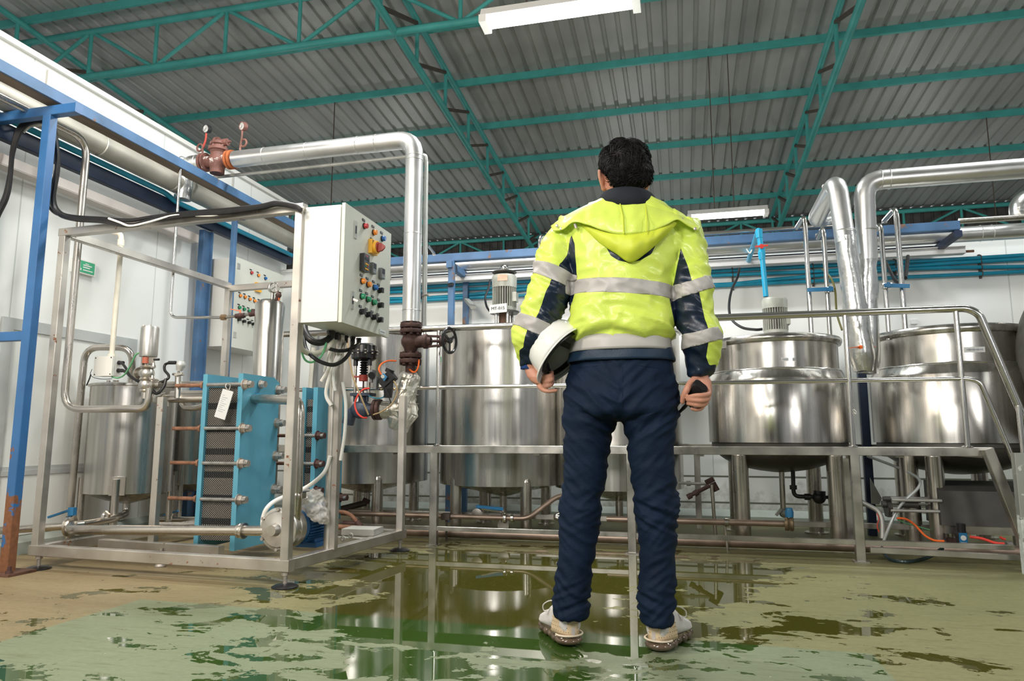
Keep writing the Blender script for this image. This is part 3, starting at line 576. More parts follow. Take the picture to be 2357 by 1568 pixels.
# temperature sensor
t = thing('temperature_sensor', 'aluminium headed temperature sensor standing on the exchanger inlet pipe', 'sensor', AY(410,918,3.5)); Ys = 3.5
c = AY(413, 846, Ys); MB().lathe([(.017,0),(.022,.02),(.026,.028),(.026,.045),(.018,.058),(0,.06)], c-V((0,0,.02)), (.25,0,1), 24).obj('head', M('sand_cast_aluminium', (.62,.62,.60), .6, .45), t)
MB().cyl(AY(410,862,Ys), c, .007, n=10).cyl(AY(409,917,Ys), AY(410,866,Ys), .017, n=16).obj('stem', m_pipe, t)
MB().lathe([(.018,-.006),(.03,-.006),(.033,0),(.03,.006),(.018,.006)], AY(410,862,Ys), (0,0,1), 24).bar(AY(402,864,Ys-.03), AY(420,860,Ys-.03), .01, .012).obj('clamp', m_pipe, t)
MB().cyl(AY(404,835,Ys), AY(389,835,Ys), .011, n=12).obj('gland', m_blackp, t)
cable('black sensor cable looping from the sensor head down to the pipe', [AY(390,835,3.5), AY(380,840,3.5), AY(379,852,3.49), AY(388,864,3.48), AY(386,872,3.47), AY(370,880,3.46), AY(362,878,3.45)], .008)
cable('black cable coil hanging below the sensor beside the seat valve', [AY(382,872,3.46), AY(378,888,3.45), AY(368,902,3.44), AY(358,906,3.44), AY(352,893,3.45), AY(358,880,3.46)], .009)
# exchanger inlet pipes
run('steel_pipe', 'short stainless pipe carrying the sensor into the front exchanger', m_pipe, .024, [AY(383,918,3.52), AY(478,917,3.52)])
t = thing('pipe_elbow', 'white cast elbow with clamp at the left end of the sensor pipe', 'elbow', AY(362,918,3.52))
MB().tube([AY(362,919,3.62), AY(360,919,3.52), AY(378,918,3.52)], .027, 16, .03).obj('elbow', m_cast, t)
MB().lathe([(.024,-.009),(.036,-.009),(.038,0),(.036,.009),(.024,.009)], AY(380,918,3.52), (1,0,0), 24).bar(AY(379,935,3.5), AY(386,930,3.47), .012, .03).obj('clamp', m_pipe, t)
run('steel_pipe', 'upper rear stainless pipe entering the top of the front exchanger', m_pipe, .019, [AY(352,886,3.6), AY(482,884,3.6)])
run('steel_pipe', 'rear stainless pipe elbowed down behind the sensor pipe', m_pipe, .019, [AY(395,907,3.75), AY(486,905,3.75)])
run('steel_pipe', 'low rear stainless stub with two short bends under the sensor pipe', m_pipe, .018, [AY(418,928,3.75), AY(425,938,3.75), AY(450,940,3.75), AY(484,930,3.75)], fil=.03)
# pressure vessel with gauge
c = AY(622, 700, 4.0); zt = AY(622,690,4.0).z
t = thing('pressure_vessel', 'slim upright stainless vessel with a pressure gauge behind the front exchanger', 'vessel', (c.x, 4.0, .3))
MB().lathe([(.093,.35),(.093,zt-.045),(.085,zt-.02),(.06,zt-.005),(.03,zt),(0,zt+.002)], (c.x,4.0,0), (0,0,1), 48).obj('shell', m_ss, t)
for sx_ in (-.06,.06): MB().cyl((c.x+sx_,4.0,.10), (c.x+sx_,4.0,.36), .018, n=12).obj('leg', m_pipe, t)
gz = AY(628, 663, 4.0).z; gx = AY(628,663,4.0).x
def gauge(name, c, ax, r, case, parent, d=.03):
    g_ = MB().lathe([(0,-d),(r*.95,-d),(r,-d*.8),(r,0),(r*.88,.002),(r*.88,-.004),(0,-.004)], c, ax, 32).obj(name, case, parent)
    MB().lathe([(r*.88,-.003),(0,-.003)], c, ax, 32).obj('dial', m_gauge, g_)
    u, w_ = frame(ax); ax = V(ax).normalized(); MB().bar(V(c)-ax*.0015-(u*.6+w_*.5)*r*.35, V(c)-ax*.0015+(u*.6+w_*.5)*r*.75, .002, .0012, up=ax).obj('needle', m_ink, g_, 0)
    tk = MB()
    for k in range(11):
        an = radians(-45+27*k); e = u*cos(an)+w_*sin(an); tk.bar(V(c)-ax*.002+e*r*.68, V(c)-ax*.002+e*r*.82, .0015, .0008, up=ax)
    tk.obj('scale', m_ink, g_, 0); return g_
gauge('gauge', (gx+.02,3.985,gz), (.75,-.66,0), .036, m_pipe, t, .034)
MB().cyl((gx,4.0,zt-.005), (gx,4.0,gz-.03), .011, n=12).obj('gauge_stem', m_pipe, t)
MB().cyl(AY(634,694,4.0), AY(644,672,4.0), .012, n=12).ball(AY(641,680,4.0), .02, 14, 10).obj('relief_valve', m_rustc, t)
MB().box(AY(640,690,3.99), AY(645,684,4.01)).obj('tap_handle', m_org, t, 0)
# lower pipework
run('steel_pipe', 'long stainless suction pipe low along the front of the skid', m_pipe, .026, [AY(190,1208,3.42), AY(163,1211,3.36), AY(165,1220,3.27), AY(622,1222,3.22), AY(638,1220,3.27)], fil=.05, n=20)
t = thing('pipe_union', 'stainless screw union on the suction pipe before the pump', 'union', AY(555,1222,3.22))
MB().lathe([(.026,-.02),(.036,-.018),(.038,-.005),(.033,0),(.04,.004),(.04,.018),(.026,.02)], AY(556,1222,3.225), (1,0,0), 28).obj('ring', m_pipe, t)
a = AY(0, 1222, 3.42)
run('steel_pipe', 'floor level stainless pipe entering from the left behind the blue post', m_pipe, .022, [AY(-60,1226,3.30), AY(152,1211,3.42)])
t = thing('butterfly_valve', 'round stainless butterfly valve with blue handle at the skid corner', 'valve', AY(160,1212,3.40)); bc = AY(161, 1211, 3.40)
MB().lathe([(.024,-.018),(.058,-.016),(.06,-.004),(.055,0),(.06,.004),(.058,.016),(.024,.018)], bc, (1,.35,0), 36).obj('valve_body', m_pipe, t)
MB().cyl(bc, bc+V((0,0,.075)), .010, n=10).box(bc+V((-.012,-.012,.06)), bc+V((.026,.012,.105))).obj('handle_boss', m_vblue, t, 25)
MB().bar(bc+V((.01,0,.095)), AY(112,1191,3.38), .02, .012).obj('handle', m_vblue, t, 0)
t = thing('drain_pipe', 'stainless drain pipe curving from under the small tank to the floor valve', 'pipe', AY(250,1195,3.7))
MB().tube([V((-3.575,3.95,.28)), V((-3.575,3.95,.205)), AY(262,1195,3.66), AY(190,1207,3.44)], .022, 16, .07).obj('pipe', m_pipe, t)
MB().lathe([(.022,-.009),(.034,-.009),(.037,0),(.034,.009),(.022,.009)], AY(240,1193,3.6), (1,.5,.1), 24).bar(AY(243,1180,3.58), AY(252,1188,3.56), .012, .02).obj('clamp', m_pipe, t)
t = thing('butterfly_valve', 'shadowed floor valve with a blue handle behind the front exchanger', 'valve', AY(400,1195,4.3))
MB().cyl(AY(370,1196,4.3), AY(470,1196,4.3), .02).obj('valve_body', m_pipe, t); MB().bar(AY(378,1186,4.28), AY(410,1176,4.28), .02, .01).obj('handle', m_vblue, t, 0)
run('steel_pipe', 'thin stainless pipe upright between the small tank and the front exchanger', m_pipe, .013, [AY(412,1205,4.3), AY(420,1060,4.3)])
run('steel_pipe', 'horizontal stainless pipe low behind the front exchanger', m_pipe, .016, [AY(365,1208,3.6), AY(470,1208,3.6)])
# pump
pa = V((.06,1,0)).normalized(); pc = AY(638, 1219, 3.19)
t = thing('centrifugal_pump', 'stainless centrifugal pump with a blue finned motor at the front skid corner', 'pump', (pc.x, 3.3, .12))
MB().lathe([(.026,-.05),(.032,-.014),(.06,-.006),(.085,-.004),(.092,.004),(.104,.006),(.107,.016),(.100,.022),(.100,.06),(.104,.064),(.104,.078),(0,.078)], pc, pa, 56).obj('volute', m_cast, t)
for k in range(6):
    an = radians(30+60*k); u, w_ = frame(pa); e = u*cos(an)+w_*sin(an); MB().hexnut(pc+pa*.004+e*.099, -pa, .009, .01).obj('casing_bolt', m_bolt, t, 0)
MB().lathe([(.103,.08),(.103,.105),(.085,.12),(.0,.12)], pc, pa, 40).obj('adapter', m_cast, t)
fm = MB().lathe([(.092,.115),(.092,.15),(.082,.155),(.082,.36),(0,.36)], pc, pa, 40); u, w_ = frame(pa)
for k in range(36):
    an = 2*pi*k/36; e = u*cos(an)+w_*sin(an); fm.bar(pc+pa*.155+e*.086, pc+pa*.35+e*.086, .004, .024, up=e)
fm.obj('motor', m_motb, t)
MB().lathe([(.098,.345),(.099,.40),(.092,.425),(.06,.432),(0,.432)], pc, pa, 40).obj('fan_cover', m_motb, t)
MB().box((pc.x-.08,3.42,.125), (pc.x+.09,3.60,.15)).box((pc.x-.06,3.44,.15), (pc.x+.07,3.58,.19)).obj('mount', m_motb, t, 0)
bag = MB().ball((0,0,0), 1, 90, 60)
cB = AX(722, 1158, -1.88); cE = AX(748,1200,-1.82); bv = []
for p in bag.v:
    d_ = p.copy(); k = max(0, d_.x-.1); rr = 1; s_ = cB+V((d_.x*.042,d_.y*.08,d_.z*.058)); s_ += (cE-cB)*max(0, .3-d_.z)*.55*max(0,.4+d_.x)
    nn = noise.noise(s_*38)*.016+(1-abs(noise.noise(s_*48))*2)*.007+(1-abs(noise.noise(s_*95))*2)*.003; bv.append(s_+d_*nn)
bag.v = bv
one('plastic_bag', bag, m_bag, 'crumpled clear plastic bag tied over the pump motor terminal box', 'bag', smooth=80)
t = thing('discharge_pipe', 'stainless pump discharge pipe rising to the blue sleeve of the front exchanger', 'pipe', AY(684,1140,3.22))
MB().tube([pc+V((.085,.04,-.02)), AY(679,1215,3.25), AY(684,1145,3.22), AY(691,922,3.22), AY(585,918,3.55)], .0255, 20, .075).obj('pipe', m_pipe, t)
MB().lathe([(.0255,-.012),(.036,-.012),(.039,0),(.036,.012),(.0255,.012)], AY(684,1142,3.22), (0,0,1), 28).box(AY(693,1148,3.19), AY(705,1134,3.23)).obj('clamp', m_pipe, t)
sl = AX(592, 918, -2.40); e_ = (AY(691,922,3.22)-sl).normalized(); MB().cyl(sl-e_*.01, sl+e_*.045, .028).obj('sleeve', m_cyan, t)
cable('white flexible conduit curving from the pump up to the panel post', [AX(604,1215,-2.1), AX(606,1190,-2.1), AX(616,1168,-2.08), AX(640,1150,-2.05), AX(700,1125,-1.95), AX(735,1100,-1.87), AX(752,1078,-1.84), AX(760,1050,-1.82)], .011, m_whitep, name='conduit_hose', n=12)
# ================================================================ CONTROL PANEL ON THE SKID, STEAM LINE, CONTROL VALVE
def textmesh(name, s, size, mat, parent, c, xdir, zdir, ext=.0008):
    cu = bpy.data.curves.new(name, 'FONT'); cu.body = s; cu.size = size; cu.extrude = ext; cu.align_x = 'CENTER'; cu.align_y = 'CENTER'; cu.resolution_u = 3
    o = bpy.data.objects.new(name, cu); COL.objects.link(o); dg = bpy.context.evaluated_depsgraph_get(); me = bpy.data.meshes.new_from_object(o.evaluated_get(dg)); bpy.data.objects.remove(o); bpy.data.curves.remove(cu)
    xd, zd = V(xdir).normalized(), V(zdir).normalized(); nd = xd.cross(zd); mb = MB(); mb.add([V(c)+xd*v.co.x+zd*v.co.y+nd*v.co.z for v in me.vertices], [tuple(p.vertices) for p in me.polygons]); bpy.data.meshes.remove(me)
    return mb.obj(name, mat, parent, 0)
X0, X1, Y0, Y1, Z0, Z1 = -1.838, -1.597, 3.048, 3.612, 1.258, 1.862
t = thing('control_cabinet', 'large white control cabinet with buttons on its door, on the skid\'s front post', 'cabinet', ((X0+X1)/2, 3.33, Z0))
MB().box((X0,Y0+.012,Z0+.008), (X1-.03,Y1-.01,Z1-.004)).obj('enclosure', m_white, t, 0)
MB().box((X1-.031,Y0+.02,Z0+.016), (X1-.018,Y1-.02,Z1-.012)).obj('door_gasket', m_kerb, t, 0)
dr = MB().box((X1-.018,Y0,Z0), (X1,Y1,Z1)); dr = dr.obj('door', m_door, t, 0)
B5 = [(837.8,520.4,m_pb_red),(859.2,535.3,m_pb_org),(879,549.6,m_pb_blue),(832.2,647.5,m_pb_org),(845.7,655.3,m_pb_org),(860.4,662.2,m_pb_blue),(831,682.6,m_pb_grn),(844.7,689.4,m_pb_grn),(858,696.5,m_pb_grn)]
rnd = random.Random(3)
def lbl(px, py, w=.03):
    pl = plate_x(px, py, X1, w, .012, m_blackp, dr); c = AX(px, py, X1); mk = MB()
    for k in range(4): y = c.y-w*.36+k*w*.2; mk.box((X1+.003,y,c.z-.002), (X1+.0036,y+w*.12,c.z+.002))
    mk.obj('print', m_inkg, pl, 0)
for px, py, m in B5: btn_x(px, py, X1, .0145, m, dr, h=.022); lbl(px-1.2, py-13.5)
for px, py in ((871.4,669),(871.4,703),(829.6,718),(843.5,724.5),(856.7,730.6),(870,736.7)): knob_x(px, py, X1, dr, 1.05); lbl(px-.8, py-12.5)
c = AX(854.5, 570, X1); sw = MB().box((X1,c.y-.036,c.z-.038), (X1+.022,c.y+.036,c.z+.038)).obj('main_switch', m_yel, dr, 0)
MB().lathe([(.036,.022),(.036,.036),(.030,.038),(.028,.034),(0,.034)], c+V((0,.004,0)), (1,0,0), 28).obj('switch_ring', m_yel, sw); MB().lathe([(.027,.033),(.026,.042),(.0,.043)], c+V((0,.004,0)), (1,0,0), 28).obj('switch_knob', m_red, sw)
MB().rings([[c+V((x,.004+sy*w,sz*h)) for sy, sz in ((-1,-1),(1,-1),(1,1),(-1,1))] for x, w, h in ((.04,.008,.026),(.062,.007,.020),(.078,.004,.006))]).obj('switch_handle', m_red, sw, 0); lbl(855, 551)
mk = MB()
for z in (.026,.016): mk.box((X1+.0222,c.y-.033,c.z+z), (X1+.0228,c.y-.008,c.z+z+.006))
mk.obj('print', m_ink, sw, 0)
def meter(px, py, w, h, body, d, face):
    c = AX(px, py, X1); m_ = MB().box((X1,c.y-w/2,c.z-h/2), (X1+d,c.y+w/2,c.z+h/2)).obj('meter', body, dr, 0)
    if face:
        for k, (dy, dz, ma) in enumerate([(dy, dz, m_yel) for dy in (-.012,.0,.012) for dz in (-.008,-.034)]+[(-.012,-.02,m_pb_grn),(.002,-.02,m_pb_red)]):
            MB().box((X1+d,c.y+dy-.0045,c.z+dz-.004), (X1+d+.003,c.y+dy+.0045,c.z+dz+.004)).obj('key', ma, m_, 0)
        MB().box((X1+d,c.y-.02,c.z+.012), (X1+d+.0012,c.y+.022,c.z+.028)).obj('display', m_ink, m_, 0)
        MB().box((X1+d,c.y-.014,c.z+.034), (X1+d+.001,c.y+.012,c.z+.038)).obj('print', m_pb_red, m_, 0)
    else:
        MB().box((X1+d,c.y-.016,c.z-.002), (X1+d+.001,c.y+.016,c.z+.026)).obj('display', m_ink, m_, 0)
        for k in range(4): MB().box((X1+d,c.y-.017+k*.009,c.z-.024), (X1+d+.002,c.y-.011+k*.009,c.z-.018)).obj('key', m_inkg, m_, 0)
meter(834, 606, .062, .092, m_blackp, .026, True); meter(855, 618.5, .044, .058, m_grey, .02, False); meter(875, 630.5, .044, .058, m_grey, .02, False)
for px, py in ((818,529),(810.6,691)):
    c = AX(px, py, X1); lk = MB().box((X1,c.y-.013,c.z-.046), (X1+.004,c.y+.013,c.z+.046)).obj('door_lock', m_galv, dr, 0); MB().box((X1+.004,c.y-.005,c.z-.02), (X1+.006,c.y+.005,c.z+.02)).obj('lock_slot', m_ink, lk, 0)
    if py > 600: MB().bar(c+V((.004,0,.004)), c+V((.03,.004,-.006)), .006, .012).obj('key', m_bolt, lk, 0)
pl = plate_x(879.6, 765, X1, .075, .024, m_paper, dr); c = AX(879.6, 765, X1); mk = MB()
for k in range(9): mk.box((X1+.003,c.y-.03+k*.0066,c.z-.004), (X1+.0036,c.y-.0255+k*.0066,c.z+.004))
mk.obj('print', m_inkg, pl, 0)
gl = []
for px, py, r in ((762,768,.023),(774,772,.018),(785,775,.018),(795,779,.017),(812,781,.016),(826,784,.016)):
    c = AZ(px, py-6, Z0+.004); gl.append(c); MB().cyl(c, c-V((0,0,.012)), r, n=6).cyl(c-V((0,0,.012)), c-V((0,0,.04)), r*.85, n=16).obj('cable_gland', m_blackp, t)
g = [c-V((0,0,.03)) for c in gl]
cable('thick ribbed black hose looping under the skid cabinet to its front post', [g[0], AY(752,783,3.30), AY(735,789,3.26), AY(715,783,3.24), AY(703,765,3.26), AY(700,748,3.30)], .018, name='cable_hose', n=12)
cable('dirty white flexible conduit looping below the skid cabinet', [AY(692,748,3.12), AY(691,785,3.12), AY(696,805,3.14), AY(715,814,3.2), AY(738,810,3.26), AY(758,797,3.3), AY(766,783,3.34)], .014, m_cream, name='conduit_hose', n=12)
cable('long black cable hanging in the lowest loop under the skid cabinet', [g[4], AY(808,806,3.36), AY(792,828,3.3), AY(768,840,3.24), AY(740,834,3.2), AY(718,820,3.18), AY(704,803,3.2), AY(698,775,3.24)], .0105)
cable('black cable in the upper loop under the skid cabinet', [g[5], AY(820,796,3.4), AY(803,805,3.36), AY(780,808,3.3), AY(758,803,3.3)], .010)
cable('green earth wire looping under the skid cabinet', [AY(752,782,3.3), AY(748,800,3.26), AY(738,822,3.22), AY(718,834,3.18), AY(702,828,3.16), AY(693,806,3.14)], .0055, m_green)
for i, (gi, pts, r, lab) in enumerate(((1,[(766,805),(756,850),(740,878)],.010,'white cable from the cabinet ending in an open stub beside the post'),(2,[(778,815),(764,852),(752,892),(752,915),(763,934)],.010,'white cable from the cabinet curving down to the rear exchanger'),(3,[(786,815),(770,842),(768,880),(772,900)],.008,'white cable strapped against the panel post'),(1,[(762,800),(752,830),(746,856)],.005,'thin bare white wire under the cabinet'))):
    cable(lab, [g[gi]]+[AY(x, y, 3.36) for x, y in pts], r, m_whitep)
cable('white cable running down the outer face of the panel post', [AY(789,880,3.42), AY(796,935,3.42), AY(793,1000,3.42), AY(784,1060,3.42)], .009, m_whitep)
cable('tan tube hanging in front of the black diaphragm valve', [AY(800,782,4.05), AY(803,815,4.05), AY(812,865,4.06), AY(830,912,4.08), AY(848,955,4.12)], .0055, m_beige, name='air_tube')
run('steel_pipe', 'bright upright pipe behind the cabinet cables and the rear exchanger', m_cream, .014, [AY(721,800,4.42), AY(713,900,4.42)])
# steam line
YD = 4.4; DR = .0625
d = lambda px, py, Y=YD: AY(px, py, Y)
t = thing('steam_pipe', 'aluminium clad steam pipe bending down at right of the white control cabinet', 'pipe', d(945,745))
hz = d(700, 350).z
pv = [V((d(540,367).x,YD,d(540,367).z)), V((d(955,318).x,YD,d(955,318).z)), V((d(941,742).x,YD,d(941,742).z))]
pv[1].z = pv[0].z+.01; pv[2].x = pv[1].x
MB().tube([pv[0], pv[1], pv[2]], DR, 32, .13).obj('cladding', m_clad, t)
for f_ in (.18, .42, .70, .80): c = pv[0].lerp(pv[1], f_); MB().torus(c, (1,0,0), DR, .0028, 32, 6).obj('seam_band', m_clad, t)
for z in (pv[1].z-.13, pv[1].z-.16, 2.1, 1.56): MB().torus((pv[1].x,YD,z), (0,0,1), DR, .0028, 32, 6).obj('seam_band', m_clad, t)
lx = d(463,372).x; tl = thing('steam_pipe', 'short clad steam pipe piece elbowed down behind the blue beam, left of the brown valve', 'pipe', (lx,YD,pv[0].z))
MB().tube([V((lx,YD,pv[0].z)), V((-3.66,YD,pv[0].z)), V((-3.68,YD+.0,pv[0].z-.28))], DR, 28, .11).obj('cladding', m_foil, tl)
for x in (lx-.03, lx-.16): MB().torus((x,YD,pv[0].z), (1,0,0), DR, .003, 32, 6).obj('seam_band', m_clad, tl)
# pressure reducing valve
xa, xb = lx+.01, pv[0].x-.01; xm = (xa+xb)/2; zc = pv[0].z
t = thing('reducing_valve', 'flaking brown pressure reducing valve in the overhead steam pipe', 'valve', (xm,YD,zc))
for x, s in ((xa,1), (xb,-1)):
    f_ = MB()
    for k in (0, .026): f_.lathe([(.03,0),(.072,0),(.072,.018),(.03,.018)], (x+s*k,YD,zc), (s,0,0), 32)
    f_.obj('flange', m_pvalve if s > 0 else m_orust, t)
MB().lathe([(.03,-.10),(.052,-.10),(.054,-.05),(.066,-.03),(.07,0),(.062,.03),(.055,.06),(.062,.075),(.074,.08),(.074,.10),(.05,.105),(.045,.125),(.055,.13),(.055,.15),(.03,.16),(0,.165)], (xm,YD,zc), (0,0,1), 32).cyl((xa+.03,YD,zc), (xb-.03,YD,zc), .045).obj('valve_body', m_pvalve, t)
MB().cyl((xm-.06,YD,zc+.14), (xm+.08,YD,zc+.145), .028, n=18).lathe([(.05,-.01),(.05,.01)], (xm-.01,YD,zc+.142), (1,0,0), 24).cyl((xm+.08,YD,zc+.145), (xm+.105,YD,zc+.15), .007, n=10).obj('pilot', m_pvalve, t)
for k in range(8):
    an = 2*pi*k/8; MB().hexnut((xm+.064*cos(an),YD+.064*sin(an),zc+.10), (0,0,1), .009, .012).obj('bonnet_bolt', m_pvalve, t, 0)
for (px, py, base, lab, face) in ((473,296,(466,352),'pressure gauge on a red siphon pipe, left of the overhead brown valve',(-.2,-1,-.15)), (556,290,(553,343),'pressure gauge on a siphon pipe, right of the overhead brown valve',(-.35,-1,-.15))):
    gc = d(px, py, YD-.01); t = thing('pressure_gauge', lab, 'gauge', gc, 'gauges on the steam pipe')
    gauge('case', gc, face, .034, m_blackp if px < 500 else m_pvalve, t, .034)
    b = d(*base); s_ = -1 if px < 500 else 1
    lp = [gc+V((0,.012,-.03)), gc+V((0,.012,-.085)), V((b.x,YD,b.z+.035))]
    lo = [V((b.x+s_*(.026+.03*cos(a)-.03)+s_*.0,YD+.012*k/10,b.z+.03+.03*sin(a))) for k, a in enumerate([0,-.8,-1.6,-2.4,-3.1,-3.9,-4.7,-5.5,-6.3])]
    MB().tube(lp, .0075, 10, .03).obj('stem', m_red if px < 500 else m_pvalve, t)
    cc = V((b.x+s_*.026, YD, b.z+.045)); MB().torus(cc, (.15,1,0), .028, .0075, 24, 8).obj('siphon', m_pvalve, t); MB().cyl((b.x,YD,zc+.05), (b.x,YD,b.z+.03), .008, n=10).obj('tapping', m_pvalve, t)
run('slim_pipe', 'slim dusty pipe under the overhead steam pipe, turning down beside its upright leg', m_galv, .0125, [d(488,409,4.52), d(981,356,4.52), d(973,765,4.52)], fil=.03, n=12)
run('slim_pipe', 'slim upright pipe touching the clad steam pipe at its right', M('offwhite_pipe', (.6,.6,.57), .3, .4), .009, [d(983,372,4.56), d(979,758,4.56)], n=10)
t = thing('tap_valve', 'tiny blue handled tap on the slim upright pipe beside the clad steam pipe', 'tap', d(968,681,4.5))
MB().box(d(962,688,4.5), d(972,674,4.53)).obj('handle', m_vblue, t, 0); MB().cyl(d(972,681,4.5), d(986,678,4.48), .008, n=10).bar(d(980,677,4.48), d(990,682,4.46), .008, .006).obj('valve_body', m_bolt, t)
# globe valve with hand wheel
vx = pv[1].x; z1, z2 = d(941,757).z, d(936,826).z; zm = (z1+z2)/2+.01
t = thing('globe_valve', 'dark brown cast iron globe valve with a black hand wheel under the steam pipe', 'valve', (vx,YD,zm))
for z, s in ((z1,1), (z2,-1)):
    fl_ = MB()
    for k in (-.018, .018): fl_.lathe([(.02,k-.014),(.073,k-.014),(.075,k-.010),(.075,k+.010),(.073,k+.014),(.02,k+.014)], (vx,YD,z), (0,0,1), 36)
    fl_ = fl_.obj('flange', m_rustc, t)
    nb = MB()
    for k in range(8): an = 2*pi*(k+.5)/8; nb.cyl((vx+.06*cos(an),YD+.06*sin(an),z-.04), (vx+.06*cos(an),YD+.06*sin(an),z+.04), .007, n=6).hexnut((vx+.06*cos(an),YD+.06*sin(an),z-.045), (0,0,1), .012, .012).hexnut((vx+.06*cos(an),YD+.06*sin(an),z+.032), (0,0,1), .012, .012)
    nb.obj('flange_bolt', m_rustc, fl_, 0)
MB().lathe([(.034,z2-zm),(.036,z2-zm+.03),(.046,-.045),(.064,-.012),(.066,.012),(.05,.05),(.036,z1-zm-.03),(.034,z1-zm)], (vx,YD,zm), (0,0,1), 36).cyl((vx,YD,zm), (vx+.10,YD-.01,zm), .045, .04, 24).obj('valve_body', m_rustc, t)
yx = vx+.10
MB().lathe([(.05,0),(.05,.022),(.03,.03),(.028,.05)], (yx,YD-.01,zm), (1,0,0), 28).obj('bonnet', m_rustc, t)
MB().bar((yx+.03,YD-.01,zm+.036), (yx+.125,YD-.01,zm+.03), .02, .014).bar((yx+.03,YD-.01,zm-.036), (yx+.125,YD-.01,zm-.03), .02, .014).cyl((yx+.12,YD-.01,zm), (yx+.15,YD-.01,zm), .034, .028).cyl((yx,YD-.01,zm), (yx+.19,YD-.01,zm), .009, n=10).obj('yoke', m_rustc, t)
wc = V((yx+.185,YD-.02,zm)); wa = V((1,-.25,0))
wh = MB().torus(wc, wa, .083, .0095, 36, 10).lathe([(.0,-.012),(.02,-.012),(.02,.012),(0,.012)], wc, wa, 18); u, w_ = frame(wa)
for k in range(3): an = radians(90+120*k); wh.bar(wc, wc+(u*cos(an)+w_*sin(an))*.083, .016, .008, up=wa)
wh.obj('hand_wheel', m_blackp, t)
# wrapped bend
zb = d(930,862).z
run('pipe_neck', 'bare dark pipe neck between the globe valve and the wrapped bend', m_rustc, .033, [(vx,YD,z2-.02), (vx,YD,zb-.06)])
ez = d(905,955).z; ex = d(862,950,4.3).x
def crumple(mb, amp, f1, f2): mb.v = [p+V((noise.noise(p*f1),noise.noise(p*f1+V((9,3,1))),noise.noise(p*f1+V((2,7,5)))))*amp+V((noise.noise(p*f2),noise.noise(p*f2+V((4,4,1))),noise.noise(p*f2+V((8,1,6)))))*amp*.5 for p in mb.v]; return mb
pts = [V((vx,YD,zb+.01)), V((vx,YD,zb-.01))]+[V((vx-.004*k,YD-.004*k,zb-.01-(zb-ez-.07)*k/8)) for k in range(1, 9)]
seg = MB().tube(pts, [.045,.068]+[.074]*8, 36)
t = thing('wrapped_bend', 'crumpled silver wrapped pipe bend below the globe valve', 'pipe lagging', (vx,YD,ez))
crumple(seg, .010, 20, 50).obj('upper_wrap', m_wrap, t, 0)
seg = MB().tube([V((vx-.02,YD-.02,ez+.11)), V((vx-.03,YD-.03,ez+.02)), V((vx-.05,YD-.04,ez-.05)), V((vx-.06,YD-.05,ez-.10))], [.06,.092,.085,.055], 30).ball((vx-.04,YD-.035,ez+.02), .094, 30, 20); crumple(seg, .026, 14, 46).obj('bend_wrap', m_wrap, t, 0)
seg = MB().tube([V((ex+(vx-ex)*k/8-.0,4.3+(YD-4.3)*k/8-.02,ez+.03)) for k in range(9)], .06, 30); crumple(seg, .005, 24, 60).obj('side_wrap', m_wrap, t, 0)
for z in (zb-.14, zb-.20): MB().torus((vx-.01,YD-.01,z), (0,0,1), .073, .0022, 30, 6).obj('tie_wire', m_bolt, t)
# diaphragm control valve
cx = d(836, 900, 4.27).x; YC = 4.27; cz = ez+.03; zt = AY(840, 812, YC).z
t = thing('control_valve', 'black diaphragm control valve with red collar behind the panel post', 'valve', (cx,YC,cz))
rr = .098
MB().lathe([(0,.062),(.055,.06),(.082,.045),(.086,.008),(rr,.006),(rr,-.006),(.086,-.008),(.084,-.04),(.06,-.055),(0,-.058)], (cx,YC,zt), (0,0,1), 48).obj('diaphragm_case', M('gloss_black_paint', (.012,.012,.013), 0, .2, coat=.4), t)
nb = MB()
for k in range(12): an = 2*pi*k/12; nb.hexnut((cx+.092*cos(an),YC+.092*sin(an),zt+.006), (0,0,1), .008, .008).hexnut((cx+.092*cos(an),YC+.092*sin(an),zt-.014), (0,0,1), .008, .008)
nb.obj('case_bolts', m_bolt, t, 0)
zs_ = AY(838,870,YC).z; zf = AY(838,908,YC).z
for s in (-.05, .05):
    MB().cyl((cx+s,YC-.02,zf), (cx+s,YC-.02,zt-.05), .010, n=12).obj('pillar', m_pipe, t); MB().cyl((cx+s,YC-.02,zt-.09), (cx+s,YC-.02,zt-.05), .016, n=14).obj('pillar_nut', m_blackp, t)
zz = zt-.06; pr = []
while zz > zs_+.015: pr += [(.018,zz-zt), (.031,zz-.008-zt), (.018,zz-.016-zt)]; zz -= .0165
MB().lathe(pr, (cx,YC,zt), (0,0,1), 24).obj('bellows', m_black, t)
MB().cyl((cx,YC,zs_-.022), (cx,YC,zs_+.018), .031, n=20).bar((cx-.02,YC-.02,zs_+.006), (cx-.062,YC-.03,zs_+.006), .014, .012).obj('collar', m_red, t)
MB().cyl((cx,YC,zf), (cx,YC,zs_-.02), .006, n=10).obj('stem', m_rustc, t)
fb = MB().box((cx-.07,YC-.05,zf-.012), (cx+.07,YC+.05,zf+.008)).cyl((cx-.045,YC-.03,zf-.05), (cx-.045,YC-.03,zf), .01, n=8).cyl((cx+.045,YC-.03,zf-.05), (cx+.045,YC-.03,zf), .01, n=8).cyl((cx,YC,cz), (cx,YC,zf), .03); fb.obj('bonnet_flange', M('dark_slate_paint', (.05,.065,.095), .1, .5, var=.3), t, 30)
MB().ball((cx-.01,YC,cz), .062, 26, 16, (1.2,1,.95)).cyl((cx,YC,cz), (cx+.09,YC,cz), .042).tube([V((cx-.02,YC,cz)), V((cx-.09,YC+.01,cz-.02)), V((cx-.115,YC+.02,cz-.09))], .04, 18, .06).obj('valve_body', M('slate_valve_paint', (.06,.075,.11), .1, .5, var=.35, vs=14), t)
